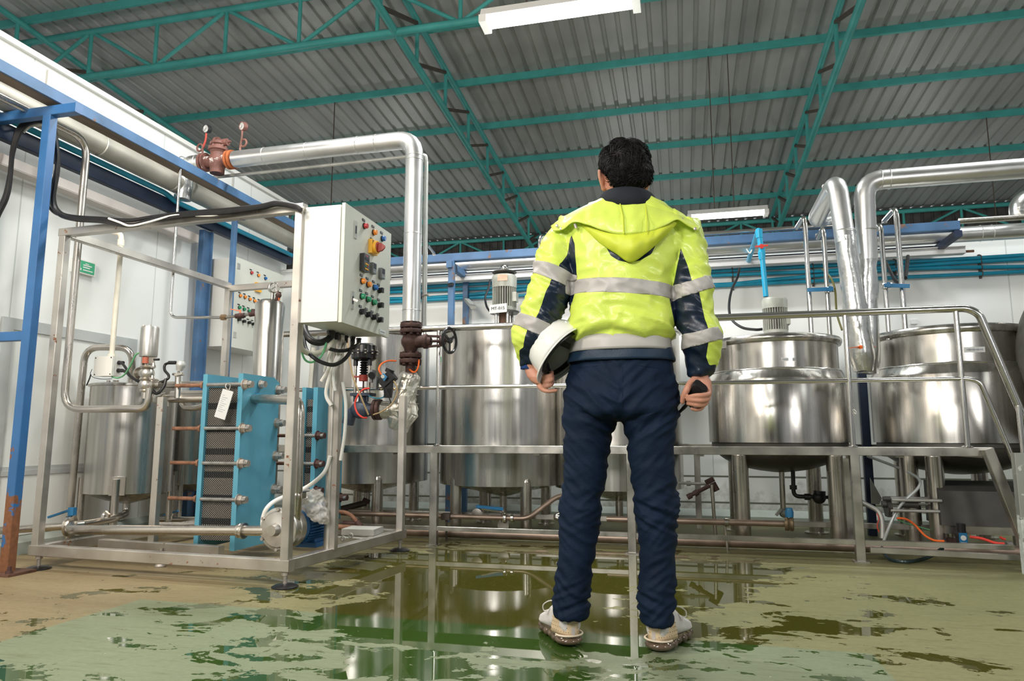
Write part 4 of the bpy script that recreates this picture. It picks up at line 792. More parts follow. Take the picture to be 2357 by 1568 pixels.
for x in (cx+.095, cx+.12): MB().lathe([(.02,-.010),(.068,-.010),(.068,.010),(.02,.010)], (x,YC,cz), (1,0,0), 30).obj('flange', m_rustc, t)
# positioner and air regulator
t = thing('valve_positioner', 'black box positioner beside the diaphragm control valve', 'positioner', d(862,880,4.22))
MB().box(d(850,880,4.2), d(866,853,4.26)).box(d(858,896,4.2), d(872,868,4.24)).obj('housing', m_grey, t, 0); MB().cyl(d(855,864,4.18), d(855,864,4.2), .022, n=20).obj('dial_cover', m_blackp, t)
t = thing('air_regulator', 'black air filter regulator with a small blue gauge plate beside the wrapped bend', 'regulator', d(893,875,4.25))
MB().bar(d(879,886,4.25), d(906,862,4.25), .06, .07).box(d(883,904,4.23), d(905,880,4.28)).cyl(d(893,916,4.25), d(894,895,4.25), .028, n=18).cyl(d(895,858,4.25), d(899,850,4.25), .03, n=18).obj('housing', m_blackp, t, 30)
c = [d(876,866,4.2), d(883,859,4.2), d(891,868,4.2), d(884,878,4.2)]; MB().prism(c, (0,.006,0)).obj('gauge_plate', m_vblue, t, 0); MB().cyl(d(881,867,4.195), d(881,867,4.202), .012, n=18).obj('gauge', m_gauge, t)
for px, py in ((878,896),(908,896)): MB().ball(d(px,py,4.23), .007, 10, 8).obj('brass_fitting', M('bright_brass', (.75,.55,.25), .9, .3), t)
cable('orange air hose arching from the regulator behind the brown valve', [d(877,862,4.2), d(872,850,4.2), d(878,838,4.25), d(893,831,4.3), d(912,831,4.34)], .0058, m_org, name='air_hose')
cable('orange air hose looping at the right of the lower brown flange', [d(943,851,4.36), d(952,857,4.34), d(960,852,4.34), d(964,838,4.36), d(964,828,4.38)], .0058, m_org, name='air_hose')
cable('red air hose curving in front of the control valve', [d(850,894,4.16), d(836,897,4.13), d(824,910,4.12), d(817,930,4.12), d(822,950,4.12), d(834,961,4.13), d(844,962,4.16)], .0058, m_redh, name='air_hose')
cable('tan air tube looping from the flange past the wrapped bend', [d(859,955,4.16), d(878,948,4.16), d(900,932,4.18), d(913,908,4.2), d(913,890,4.2), d(906,877,4.2)], .0045, m_beige, name='air_tube')
cable('thin teal air tube low between valve and regulator', [d(848,911,4.2), d(860,916,4.2), d(876,917,4.22), d(884,913,4.24)], .0035, m_pvc, name='air_tube')
cable('black cable hanging diagonally from the regulator', [d(885,892,4.2), d(893,908,4.2), d(900,928,4.2)], .004, name='cable')
# ================================================================ PLATFORM, HANDRAIL, STAIR
YP = 4.42
t = thing('work_platform', 'long stainless work platform with handrail in front of the row of tanks', 'platform', (-.6, YP, 0))
MB().bar((-2.95,YP,.621), (1.66,YP,.621), .04, .05).obj('front_beam', m_frame, t)
MB().bar((-2.95,5.75,.621), (2.6,5.75,.621), .04, .05).obj('rear_beam', m_frame, t)
dk = MB().box((-2.95,YP+.02,.628), (1.66,4.74,.634)); dk.obj('deck_plate', m_frame, t, 0)
for x in (-2.93,-1.93,-.92,.1,1.20,1.64): MB().bar((x,YP+.02,.605), (x,5.73,.605), .04, .04).obj('cross_beam', m_frame, t)
PX_ = (-2.9, -1.605, -.322, .955)
for x in PX_:
    pb = MB().bar((x,YP,.0), (x,YP,.598), .05, .045); pb.box((x-.04,YP-.035,0), (x+.04,YP+.035,.008)); pb.obj('post', m_frame, t)
MB().bar((1.715,4.24,.0), (1.715,4.24,.62), .055, .05).obj('post', M('scuffed_post', (.40,.41,.38), .6, .5, spots=(((.62,.66,.62), 14, .60, .0, .35, .7),)), t)
for x in (-1.6, .1, 1.2): MB().bar((x,5.72,0), (x,5.72,.6), .045, .045).obj('post', m_frame, t)
MB().bar((-2.9,YP-.002,.110), (1.72,YP-.002,.110), .028, .028).obj('lower_rail', m_frame, t)
MB().bar((-2.9,5.05,.13), (1.72,5.05,.13), .03, .035).obj('lower_rail', m_frame, t)
MB().bar((1.0,YP-.03,.075), (1.72,YP-.06,.065), .03, .03).obj('lower_rail', m_frame, t)
HR = 1.433
e1, e2 = AY(2246,722,4.40), AY(2357,968,4.40); m1, m2 = AY(2262,878,4.40), AY(2357,1115,4.40)
MB().tube([(-2.95,YP,HR), (1.60,YP,HR), (e1.x+.02,YP-.01,e1.z), e2+(e2-e1)*.3], .0215, 18, .09).obj('handrail', m_pol, t)
MB().tube([(-2.95,YP,1.03), (1.57,YP,1.03), V((m1.x-.01,YP-.01,m1.z)), m2+(m2-m1)*.3], .0135, 14, .07).obj('mid_rail', m_pol, t)
for x in (-2.88, -1.588, -.322, .955, 1.543):
    b = MB().cyl((x,YP,.645), (x,YP,HR-.01), .0145, n=14); b.lathe([(.03,0),(.03,.004),(.016,.01)], (x,YP,.645), (0,0,1), 18); b.obj('rail_post', m_pol, t)
a = AY(2345,935,4.38); MB().cyl(a, V((a.x+.0,4.38,.3)), .0145, n=14).obj('rail_post', m_pol, t)
s0, s1 = AY(2272,1034,4.37), AY(2357,1245,4.37)
MB().bar(s0, s1+(s1-s0)*.45, .05, .055, up=(0,1,0)).obj('stair_stringer', m_frame, t)
# ================================================================ MIXING TANKS
def legs(t, x, y, r, ztop, lr, angs, mat=m_pipe):
    for a in angs:
        lx, ly = x+r*cos(a), y+r*sin(a); b = MB().cyl((lx,ly,.0), (lx,ly,ztop), lr, n=20); b.lathe([(lr,0),(lr*.9,.02),(lr*.4,.035),(0,.037)], (lx,ly,ztop), (0,0,1), 20); b.lathe([(lr*1.6,0),(lr*1.6,.01),(lr,.01)], (lx,ly,0), (0,0,1), 20); b.obj('leg', mat, t)
A4 = [radians(a) for a in (-55,-125,55,125)]
def closed_tank(x, r, zt, zb, label, y=5.3):
    t = thing('mixing_tank', label, 'tank', (x, y, 0), 'tall cylindrical tanks behind the platform')
    MB().lathe([(r,zb),(r,zt)], (x,y,0), (0,0,1), 96).obj('shell', m_ss, t)
    MB().lathe([(.035,zb-.10),(r*.5,zb-.05),(r-.012,zb-.002),(r,zb)], (x,y,0), (0,0,1), 64).obj('cone_bottom', m_ss, t)
    MB().lathe([(r-.004,zt-.018),(r+.016,zt-.010),(r+.018,zt+.004),(r,zt+.014),(.2,zt+.05),(.1,zt+.055),(0,zt+.055)], (x,y,0), (0,0,1), 96).obj('lid', m_ss, t)
    MB().cyl((x,y,zb-.24), (x,y,zb-.09), .028).obj('outlet', m_pipe, t)
    legs(t, x, y, r*.93, zb+.03, .042, A4); return t
tk1 = closed_tank(-2.50, .485, 1.505, .355, 'tall stainless mixing tank at far left, behind the silver wrapped bend')
tk2 = closed_tank(-1.36, .490, 1.50, .352, 'tall stainless mixing tank at left of the worker, with a motor marked MT-015')
tk3 = closed_tank(-.475, .470, 1.475, .335, 'tall stainless mixing tank mostly hidden behind the worker')
# sight fitting on tank 2
c = AY(1130, 792, 4.82); MB().torus((c.x,4.815,c.z), (0,1,0), .02, .003, 20, 6).obj('weld_ring', m_pipe, tk2)
def kettle(x, r, rn, zt, zs, zj, label, y=5.3, dish=.21):
    t = thing('mixing_kettle', label, 'tank', (x, y, 0), 'jacketed kettles behind the platform')
    MB().lathe([(r,zj),(r,zs),(r-.006,zs+.012),(rn+.025,zs+.055),(rn,zs+.075)], (x,y,0), (0,0,1), 96).obj('jacket', m_ss, t)
    w = MB(); w.torus((x,y,zs+.068), (0,0,1), rn+.01, .0075, 90, 8); w.v = [p+V((0,0,.005*noise.noise(p*26))) for p in w.v]; w.obj('weld_seam', m_foil, t)
    MB().lathe([(rn,zs+.06),(rn,zt-.03)], (x,y,0), (0,0,1), 96).obj('neck', m_ss, t)
    MB().lathe([(rn,zt-.05),(rn+.022,zt-.046),(rn+.028,zt-.03),(rn+.028,zt-.012),(rn+.02,zt),(rn,zt+.006),(rn*.3,zt+.03),(0,zt+.03)], (x,y,0), (0,0,1), 96).obj('lid', m_ss, t)
    MB().lathe([(.04,zj-dish)]+[(r*.96*sin(a),zj-dish*cos(a)*.99) for a in [radians(d) for d in range(12,91,6)]], (x,y,0), (0,0,1), 72).obj('dished_bottom', m_dgrey, t)
    MB().lathe([(r*.965,zj-.03),(r*.965,zj+.005)], (x,y,0), (0,0,1), 72).obj('jacket_shadow_band', m_dgrey, t)  # dark band for the shadow below the jacket edge, not a real part
    return t
tk4 = kettle(.655, .470, .425, 1.385, 1.085, .665, 'jacketed stainless kettle just right of the worker, under the light blue tap')
tk5 = kettle(1.785, .495, .445, 1.405, 1.095, .665, 'jacketed stainless kettle at far right beside the stair rail')
for t_, x, angs in ((tk4,.655,(radians(-132),radians(-45),radians(50),radians(130))), (tk5,1.785,(radians(-126),radians(-148),radians(55),radians(125)))): legs(t_, x, 5.3, .43, .58, .052, angs)
MB().bar((1.03,5.05,0), (1.03,5.05,.56), .06, .09).obj('leg_stiffener', m_frame, tk4)
def nameplate(px, py, Y, w, h, parent, x, y, r, mat=m_paper, rows=1):
    c = AY(px, py, Y); mb = MB(); n = 6; a0 = atan2(c.y-y, c.x-x); ps = []
    for k in range(n+1):
        a = a0+(k/n-.5)*w/r; ps.append((cos(a), sin(a)))
    mb.add([V((x+(r+.002)*p[0], y+(r+.002)*p[1], c.z+s)) for s in (-h/2, h/2) for p in ps], [(k,k+1,n+2+k,n+1+k) for k in range(n)]); o = mb.obj('name_plate', mat, parent, 0); md = o.modifiers.new('sheet', 'SOLIDIFY'); md.thickness = .002
    mk = MB()
    for k in range(12):
        a = a0+(k/12-.46)*w/r*.8; p = V((x+(r+.0045)*cos(a), y+(r+.0045)*sin(a), c.z)); tg = V((-sin(a),cos(a),0)); hh = h*(.16+.1*((k*7) % 3)); mk.bar(p-tg*.003, p+tg*.003, .001, hh)
    mk.obj('print', m_inkg if rows else m_ink, o, 0)
nameplate(1805, 828, 4.9, .045, .02, tk4, .655, 5.3, .425); nameplate(1825, 828, 4.9, .015, .02, tk4, .655, 5.3, .425, m_galv); nameplate(2240, 806, 4.88, .115, .034, tk5, 1.785, 5.3, .445)
hl = AY(2260, 757, 5.2); 
MB().tube([AY(2215,779,5.2), AY(2212,762,5.2), AY(2253,762,5.2), AY(2257,775,5.2)], .004, 8, .01).obj('lid_handle', m_pol, tk5)
for px in (2166, 2172, 2222, 2230): c = AY(px, 776, 5.0); MB().cyl((c.x,5.0,1.40), (c.x,5.0,1.425), .006, n=8).obj('lid_stud', m_pol, tk5)
MB().box(AY(1663,802,4.92), AY(1671,788,4.96)).obj('lid_lug', m_frame, tk4, 0)
# ================================================================ AGITATOR MOTORS
def motor(px, pyt, pyb, Y, wpx, label, zl, fanh=.3, legr=.012):
    T, Bm = AY(px, pyt, Y), AY(px, pyb, Y); r = (AY(px+wpx/2, pyb, Y)-AY(px-wpx/2, pyb, Y)).length/2; x = T.x; h = T.z-Bm.z
    t = thing('agitator_motor', label, 'motor', (x, Y, zl), 'agitator motors on the tanks')
    MB().lathe([(r*1.02,h*(1-fanh)),(r*1.04,h*.93),(r*.95,h*.985),(r*.7,h),(0,h)], (x,Y,Bm.z), (0,0,1), 36).obj('fan_cover', m_motg, t)
    MB().lathe([(r*.78,.0),(r*.78,h*(1-fanh))], (x,Y,Bm.z), (0,0,1), 36).obj('shaded_core', m_dgrey, t); b = MB()  # dark core: the shade between the fins is put into its colour
    for k in range(30):
        a = 2*pi*k/30; e = V((cos(a),sin(a),0)); b.bar(V((x,Y,Bm.z+h*.10))+e*r*.88, V((x,Y,Bm.z+h*(1-fanh)))+e*r*.88, .0042, r*.24, up=e)
    b.obj('finned_body', m_motg, t)
    MB().lathe([(r*.98,0),(r*.98,h*.10),(r*.86,h*.12)], (x,Y,Bm.z), (0,0,1), 36).obj('end_bell', m_motg, t)
    MB().lathe([(r*1.2,-.014),(r*1.24,-.01),(r*1.24,0),(r*.95,.006),(0,.006)], (x,Y,Bm.z), (0,0,1), 36).obj('flange', m_dgrey, t)
    MB().box((x+r*.75,Y-.05,Bm.z+h*.25), (x+r*1.12,Y+.03,Bm.z+h*.5)).obj('terminal_box', m_motg, t, 0)
    for a in (-60,-120,60,120): a = radians(a); MB().cyl((x+r*.95*cos(a),Y+r*.95*sin(a),zl), (x+r*.95*cos(a),Y+r*.95*sin(a),Bm.z-.01), legr, n=12).obj('stand_leg', m_pol, t)
    MB().cyl((x,Y,zl), (x,Y,Bm.z-.01), r*.45, n=18).obj('coupling', M('rusty_coupling', (.14,.075,.05), .2, .7, var=.4), t)
    return t, x, Bm.z, r, h
t, x, zb, r, h = motor(1161, 634, 718, 5.3, 54, 'grey agitator motor with a shiny domed cap and MT-015 plate, left of the worker', 1.555, .36)
MB().ball((x,5.3,zb+h+.055), .036, 24, 14).obj('dome_cap', m_pol, t); MB().lathe([(r*.8,.0),(r*1.02,.012),(r*1.02,.018),(0,.03)], (x,5.3,zb+h+.008), (0,0,1), 30).obj('rain_cap', m_dgrey, t)
c0, c1 = AY(1126, 722, 5.16), AY(1166, 699, 5.16)
sp = MB().prism([c0, V((c1.x,5.17,c0.z+.010)), V((c1.x-.002,5.17,c1.z+.006)), V((c0.x+.003,5.16,c1.z-.006))], (0,.004,0)).obj('sign_plate', m_paper, t, 0)
textmesh('lettering', 'MT-015', .034, m_ink, sp, ((c0.x+c1.x)/2,5.160,(c0.z+c1.z)/2+.002), (1,.06,.04), (0,0,1))
MB().box((x-.03,5.3-r*1.06,zb+h*.78), (x+.05,5.3-r*1.0,zb+h*.95)).obj('warning_label', M('faded_orange_label', (.70,.47,.34), 0, .5, var=.2, vs=30), t, 0)
t4, *_ = motor(1782, 687, 770, 5.25, 58, 'weathered grey agitator motor on the kettle right of the worker', 1.41, .30)
cable('black cable from the wall tray to the left agitator motor', [AY(1128,646,5.6), AY(1124,665,5.5), AY(1117,685,5.4), AY(1120,705,5.32), AY(1128,718,5.28)], .009)
cable('black cable looping from the wall tray to the kettle motor', [AY(1702,618,5.9), AY(1697,640,5.8), AY(1684,668,5.6), AY(1678,705,5.45), AY(1684,735,5.35), AY(1708,754,5.28), AY(1738,759,5.25), AY(1755,758,5.25)], .010)
# ================================================================ BACK WALL RACK, DUCTS, PIPES
t = thing('pipe_rack', 'blue steel pipe rack running along the back wall above the tanks', 'rack', (-.5, 5.85, 0))
ZF, ZR = 2.262, 2.205
fb = MB().bar((-3.3,5.65,ZF), (2.05,5.65,ZF), .012, .06); fb.bar((-3.3,5.68,ZF-.03), (2.05,5.68,ZF-.03), .07, .008).bar((-3.3,5.68,ZF+.03), (2.05,5.68,ZF+.03), .07, .008); fb.obj('front_beam', m_blue2, t)
MB().bar((-3.3,6.13,ZR), (2.05,6.13,ZR), .05, .05).obj('rear_beam', m_navy, t)
MB().bar((-1.92,5.65,0), (-1.92,5.65,ZF-.03), .05, .05).obj('post', m_blue2, t)
MB().bar((-1.94,6.13,0), (-1.94,6.13,ZR-.02), .05, .05).obj('post', m_blue2, t)
MB().bar((-1.93,5.60,2.19), (-1.93,6.14,2.19), .05, .06).obj('cross_beam', m_blue2, t)
MB().bar((2.03,5.63,2.195), (2.03,6.14,2.195), .05, .05).obj('cross_beam', m_navy, t)
MB().bar((1.30,5.60,.0), (1.30,5.60,ZF-.04), .055, .05).obj('post', m_navy, t)
MB().bar((1.30,5.60,2.19), (1.30,6.14,2.19), .05, .05).obj('cross_beam', m_navy, t)
t = thing('clad_duct', 'long aluminium clad pipe lying on the back wall rack', 'pipe', (0, 6.02, 2.2))
MB().cyl((-3.5,6.02,2.285), (6,6.02,2.285), .062, n=32).obj('cladding', m_clad, t)
for x in (-2.5,-1.2,.1,1.15,2.32,2.40,3.2): MB().torus((x,6.02,2.285), (1,0,0), .0625, .0028, 32, 6).obj('seam_band', m_clad, t)
run('steel_pipe', 'stainless pipe continuing level from the right end of the blue back rack', m_pipe, .022, [(2.05,5.66,2.295), (6,5.66,2.295)])
run('steel_pipe', 'pale stainless pipe resting on top of the blue front beam of the back rack', m_pol, .018, [(-.6,5.68,2.33), (1.25,5.68,2.33)])
c = AY(2150, 581, 6.03)
one('cable_tray', MB().bar((-3.5,6.03,c.z), (2.20,6.03,c.z), .07, .055).bar((-3.5,5.99,c.z+.028), (2.20,5.99,c.z+.028), .012, .006), M('white_trunking', (.62,.61,.60), .1, .4, var=.06), 'long white cable trunking under the clad pipe on the back wall', 'tray')
run('slim_pipe', 'thin rusty pipe end sticking out of the right end of the white trunking', m_rod, .010, [(2.19,6.06,c.z+.0), (2.28,6.06,c.z+.0)], n=10)
a = AY(893, 612, 5.9)
one('cable_tray', MB().bar(AX(860,598,-2.85), AX(925,640,-2.75), .09, .012), m_galv, 'short slanted galvanised tray piece behind the clad steam pipe', 'tray')
one('strut', MB().bar(AY(1074,690,6.1), AY(1090,708,5.85), .045, .03), m_galv, 'short galvanised strut sticking out beside the blue rear post', 'strut')
one('strut', MB().bar(AY(1035,655,5.6), AY(1040,657,5.62), .06, .03), m_blackp, 'small black clamp on the blue front post of the back rack', 'clamp')
# four blue PVC lines
zs = [AY(2258, y, 6.15).z for y in (592, 603, 616, 629)]; NM = ['uppermost', 'second from the top', 'third from the top', 'lowest']
for i, z in enumerate(zs):
    pts = []
    for k in range(-14, 24):
        x = k*.25; s_ = {0: .004, 1: .006, 2: .020, 3: .003}[i]*sin(x*2.3+i*1.9)
        pts.append(V((x, 6.155, z+s_-.012*(i == 2 and abs(x-.3) < .4))))
    one('pvc_pipe', MB().tube(spline(pts, 2), .0155, 12), m_pvc, f'blue PVC water pipe on the back wall, {NM[i]} of the four', 'pipe', 'blue pipes on the back wall')
for px in (1686, 1872, 2062, 2260):
    x = AY(px, 620, 6.15).x; lab = {1686: 'near the worker\'s right sleeve', 1872: 'behind the left pair of steel hooks', 2062: 'behind the right pair of steel hooks', 2260: 'at far right'}[px]
    b = MB().bar((x,6.188,zs[3]-.035), (x,6.188,zs[0]+.03), .014, .024)
    for z in zs: b.torus((x,6.155,z), (1,0,0), .017, .004, 16, 6)
    one('pipe_bracket', b, m_brown, f'dark bracket clamping the blue wall pipes, {lab}', 'bracket', 'brackets of the blue pipes')
# foil ducts on the right
YF = 4.86
h0 = AY(2357, 393, YF); el = AY(1988, 412, YF)
t = thing('foil_duct', 'right foil clad duct that comes level from the right edge and bends down', 'duct', AY(2000,860,YF))
el.z = h0.z = (h0.z+el.z)/2
MB().tube([V((4.5,YF,h0.z)), el, AY(1996,600,YF)], .064, 30, .12).obj('cladding', m_clad, t)
dn = MB().tube([AY(1995,590,YF)]+[AY(1995+.02*k*k*.8, 590+k*27, YF) for k in range(1, 11)], [.064]*3+[.066,.068,.070,.074,.076,.078,.074,.06], 30); crumple(dn, .010, 12, 34).obj('foil_wrap', m_foil, t, 60)
for px in (2026, 2046): c = AY(px, 408, YF); MB().torus((c.x,YF,h0.z), (1,0,0), .065, .003, 30, 6).obj('seam_band', m_clad, t)
c = AY(1993, 532, YF); MB().torus((el.x,YF,c.z), (0,0,1), .065, .003, 30, 6).obj('seam_band', m_clad, t)
tp = AY(1928, 425, 4.78)
t = thing('foil_duct', 'left foil clad duct with a hairpin top, leaning onto the right one', 'duct', AY(1985,860,4.74))
bk = AY(1908, 498, 5.65)
MB().tube([bk, V((tp.x-.04,5.35,tp.z-.06)), V((tp.x,4.80,tp.z+.03)), AY(1946,560,4.76)], .062, 30, .10).obj('cladding', m_clad, t)
dn = MB().tube([AY(1945,545,4.76)]+[AY(1946+k*4.2, 555+k*30, 4.76) for k in range(1, 11)], [.062]*3+[.064,.066,.070,.073,.076,.078,.074,.058], 30); crumple(dn, .010, 13, 36).obj('foil_wrap', m_foil, t, 60)
c = AY(1946, 532, 4.76); MB().torus(c, (.05,0,1), .063, .003, 30, 6).obj('seam_band', m_clad, t)
c0 = AY(1902, 507, 5.68); st = MB().tube([c0, AY(1903,490,5.66), AY(1908,480,5.6)], .062, 24, .03); crumple(st, .006, 20, 50).obj('stub_wrap', m_foil, t, 60)
c = AY(1910, 487, 5.56); MB().ball(c, .035, 16, 10, (1.2,.6,.6)).obj('rust_hole', m_orust, t)
g_ = AY(1900, 430, 5.2); gauge('gauge', g_, (-.3,-1,-.1), .024, m_pipe, t, .03)
for (px, py, lab) in ((1968,800,'orange tag strap with a charred hole on the left foil duct'),): 
    one('strap', MB().bar(AY(1953,802,4.66), AY(1978,798,4.68), .02, .004).ball(AY(1981,799,4.69), .016, 12, 8), m_org, lab, 'strap')
one('strap', MB().bar(AY(2010,799,4.78), AY(2021,797,4.82), .018, .004), m_org, 'short orange strap at the right side of the foil ducts', 'strap')
q = AY(2352, 475, 5.8)
t = thing('foil_duct', 'rounded foil duct end at the right edge above the back rack', 'duct', q)
MB().tube([AY(2350,500,5.8), AY(2348,470,5.8), AY(2375,455,5.8), AY(2420,455,5.8)], .075, 26, .08).obj('cladding', m_foil, t)
# stainless hook pipes rising from the kettles
def hook(label, px0, py0, px1, py1, dx, dy, Y, r=.0165, back=.35):
    a = AY(px1, py1, Y); b = AY(px0, py0, Y); b.x = (a.x+b.x)/2; a.x = b.x
    e = AY(px0+dx, py0+dy, Y+back); return run('hook_pipe', label, m_pol, r, [a, V((b.x,Y,b.z)), V((e.x,Y+back,b.z+.015)), V((e.x,Y+back,e.z))], fil=.075, n=16, group='steel hook pipes over the kettles')
hook('tall stainless hook pipe over the left kettle, nearer the worker', 1848, 497, 1872, 778, -14, 28, 5.12)
hook('shorter stainless hook pipe over the left kettle, beside the foil ducts', 1893, 523, 1913, 785, -12, 16, 5.12)
hook('shorter stainless hook pipe over the right kettle, beside the foil ducts', 2026, 514, 2047, 782, -20, 8, 5.12)
hook('tall stainless hook pipe over the right kettle', 2060, 478, 2087, 780, -24, 36, 5.12, .018)
hook('stainless hook pipe just left of the worker\'s shoulder', 1243, 540, 1242, 760, 26, 24, 5.2, .014, .3)
hook('stainless hook pipe beside the clad steam pipe', 981, 560, 978, 770, 18, 28, 4.9, .012, .35)
for (px, py, x2, lab) in ((1908,668,1859,'blue lever valve on the left pair of steel hooks'), (2040,659,2095,'blue lever valve on the right pair of steel hooks')):
    c = AY(px, py, 5.1); e = AY(x2, py-1, 5.04); t = thing('lever_valve', lab, 'valve', c, 'lever valves on the hook pipes')
    b = MB().lathe([(.017,-.02),(.03,-.018),(.03,-.010),(.022,-.006),(.022,.006),(.03,.010),(.03,.018),(.017,.02)], c, (0,0,1), 24); b.bar(c+V((-.03,-.02,.012)), c+V((.03,-.02,.012)), .012, .012).obj('clamp', m_pol, t)
    s_ = 1 if e.x > c.x else -1; MB().bar(c+V((-.02*s_,-.035,0)), V((e.x,c.y-.05,e.z)), .010, .026).cyl(c+V((0,-.05,0)), c+V((0,-.02,0)), .018, n=14).obj('lever', m_vblue, t, 30)
cable('olive hose hanging beside the left steel hooks', [AY(1893,620,5.15), AY(1912,640,5.1), AY(1922,668,5.08), AY(1926,720,5.05), AY(1938,760,5.0)], .007, M('olive_hose', (.12,.11,.02), 0, .4), name='hose')
cable('black cable dropping from the trunking behind the right steel hooks', [AY(2040,605,5.9), AY(2048,622,5.6), AY(2060,645,5.3), AY(2072,655,5.2)], .012)
cable('black cable end behind the tall right steel hook', [AY(2090,590,5.9), AY(2088,610,5.7), AY(2084,640,5.5)], .014)
# light blue tap
Yt = 4.95; t = thing('pvc_tap', 'light blue PVC tap pipe with a red valve handle hanging over the left kettle', 'tap', AY(1763,682,Yt))
MB().tube([AY(1722,603,6.05), AY(1747,527,Yt), AY(1751,568,Yt)], .019, 18, .06).obj('pipe', m_cyan, t)
MB().cyl(AY(1748,548,Yt), AY(1747,528,Yt), .023, n=20).obj('coupling', m_cyan, t); MB().cyl(AY(1753,583,Yt), AY(1754,570,Yt), .024, .020, 20).obj('coupling', m_cyan, t); MB().cyl(AY(1754,598,Yt), AY(1753,582,Yt), .020, .026, 20).obj('coupling', m_cyan, t)
MB().cyl(AY(1763,683,Yt), AY(1755,596,Yt), .0175, n=20, cap=False).obj('spout', m_cyan, t)
MB().bar(AY(1738,568,Yt-.03), AY(1768,565,Yt-.03), .012, .010).cyl(AY(1753,567,Yt-.035), AY(1753,567,Yt), .016, n=16).obj('valve_handle', m_redh, t, 30)
MB().tube(spline([AY(1731,575,5.5), AY(1726,583,5.5), AY(1718,573,5.5)], 4), .005, 8).obj('tie', m_whitep, t)
# grey tank at the right edge
t = thing('horizontal_tank', 'dark grey rounded tank end at the right edge of the view', 'tank', (2.3, 4.75, .4))
cz = 1.20; MB().lathe([(0,-.37)]+[(.52*sin(a), -.37*cos(a)) for a in [radians(d) for d in range(8,91,6)]]+[(.52,1.6)], (2.37,4.72,cz), (1,0,0), 56).obj('shell', m_gtank, t)
for x in (2.9,3.6): MB().box((x,4.4,0), (x+.08,5.05,cz-.3)).obj('saddle', m_dgrey, t, 0)
# hanger rods from purlins
for (px, p0, Y, lab) in ((770,250,10.14,'thin hanger rod from the roof behind the overhead steam pipe'), (2278,350,12.96,'thin hanger rod from the roof above the right foil duct')):
    a = AY(px, p0, Y); one('hanger_rod', MB().cyl((a.x,Y,2.4), (a.x,Y,rz(Y)-.05), .009, n=8), m_brown, lab, 'rod')
# ================================================================ BELOW THE PLATFORM
a = AY(1300, 1236, 4.85)
run('drain_pipe', 'thick brownish steel pipe lying along the floor under the platform', m_brn, .034, [(-2.9,4.72,.045), (1.9,4.72,.045)], n=20)
a0, a1, a2, a3, a4 = AY(790,1172,4.62), AY(1000,1188,4.60), AY(1215,1193,4.60), AY(1283,1142,4.70), AY(1330,1140,4.74)
a0.z = a1.z = a2.z = a1.z
t = thing('steel_pipe', 'rust tinted steel pipe with a clamp running low in front of the left tanks', 'pipe', a2)
MB().tube([a0+V((-.3,.0,0)), a2, a3, a4], .0165, 16, .05).obj('pipe', m_brn, t)
c = AY(1163, 1194, 4.6); c.z = a2.z; MB().lathe([(.0165,-.012),(.034,-.010),(.036,0),(.034,.010),(.0165,.012)], c, (1,0,0), 24).lathe([(.0165,-.010),(.03,-.008),(.03,.008),(.0165,.010)], c+V((.05,0,0)), (1,0,0), 24).obj('clamp', m_pol, t)
c = AY(1028, 1192, 4.6); MB().box((c.x-.03,4.57,c.z-.012), (c.x+.03,4.63,a2.z+.02)).bar((c.x,4.6,0), (c.x+.0,4.6,c.z), .012, .012).obj('support', m_brown, t, 0)
t = thing('butterfly_valve', 'steel butterfly valve with a blue grey lever under the middle tank', 'valve', AY(1150,1180,4.72))
b0 = AY(1158, 1172, 4.72); MB().bar(b0, AY(1096,1166,4.66), .03, .02).obj('lever', m_vblue, t, 0); MB().bar(b0+V((0,-.02,-.02)), AY(1108,1172,4.64), .01, .012).obj('trigger', m_pol, t, 0)
MB().cyl(b0, b0+V((0,0,-.09)), .014).lathe([(.02,-.02),(.04,-.018),(.04,.018),(.02,.02)], b0+V((.0,.02,-.11)), (0,1,0), 24).obj('valve_body', m_pipe, t)
MB().lathe([(.018,-.015),(.04,-.012),(.04,.012),(.018,.015)], AY(1099,1184,4.8), (0,1,0), 24).obj('port', m_pipe, t)
run('steel_pipe', 'short curved pipe stub at the left of the worker\'s knee under the platform', m_pipe, .02, [AY(1345,1172,5.0), AY(1290,1184,4.9), AY(1276,1192,4.86), AY(1345,1196,4.9)], fil=.06)
t = thing('drain_pipe', 'dark drain pipe bending from under the far left tank', 'pipe', (-2.5,5.3,.1))
MB().tube([(-2.5,5.3,.26), (-2.5,5.3,.175), AY(770,1176,4.9)], .024, 16, .06).obj('pipe', M('dark_pipe', (.12,.10,.09), .5, .45), t); MB().bar(AY(836,1150,5.1), AY(850,1156,5.1), .02, .03).obj('clamp', m_rustc, t)
t = thing('hose_coupling', 'brown rubber hose with a brass coupling at the rear of the skid', 'hose', AY(815,1190,4.3))
MB().tube(spline([AY(775,1178,4.25), AY(795,1180,4.27), AY(812,1190,4.28), AY(824,1205,4.28)], 6), .013, 12).obj('hose', m_rod, t); MB().cyl(AY(822,1200,4.28), AY(830,1212,4.28), .02, n=14).cyl(AY(790,1203,4.28), AY(822,1205,4.28), .012, n=12).obj('coupling', m_rustc, t)
MB().hexnut(AY(829,1211,4.28), (.6,0,-1), .015, .02).obj('brass_nut', M('brass_nut', (.55,.45,.28), .8, .4), t, 0)
run('steel_pipe', 'brown pipe lying level behind the pump inside the skid', m_rod, .017, [AY(765,1212,4.15), AY(822,1216,4.15)])
for px in (789, 807):
    c = AZ(px, 1240 if px > 800 else 1247, .13); one('pipe_clip', MB().torus(c+V((0,0,.016)), (0,1,0), .012, .004, 16, 6), m_cream, f'small pale pipe clip on the skid rail, {"farther from" if px > 800 else "nearer"} the front corner post', 'clip', 'clips on the skid rail')
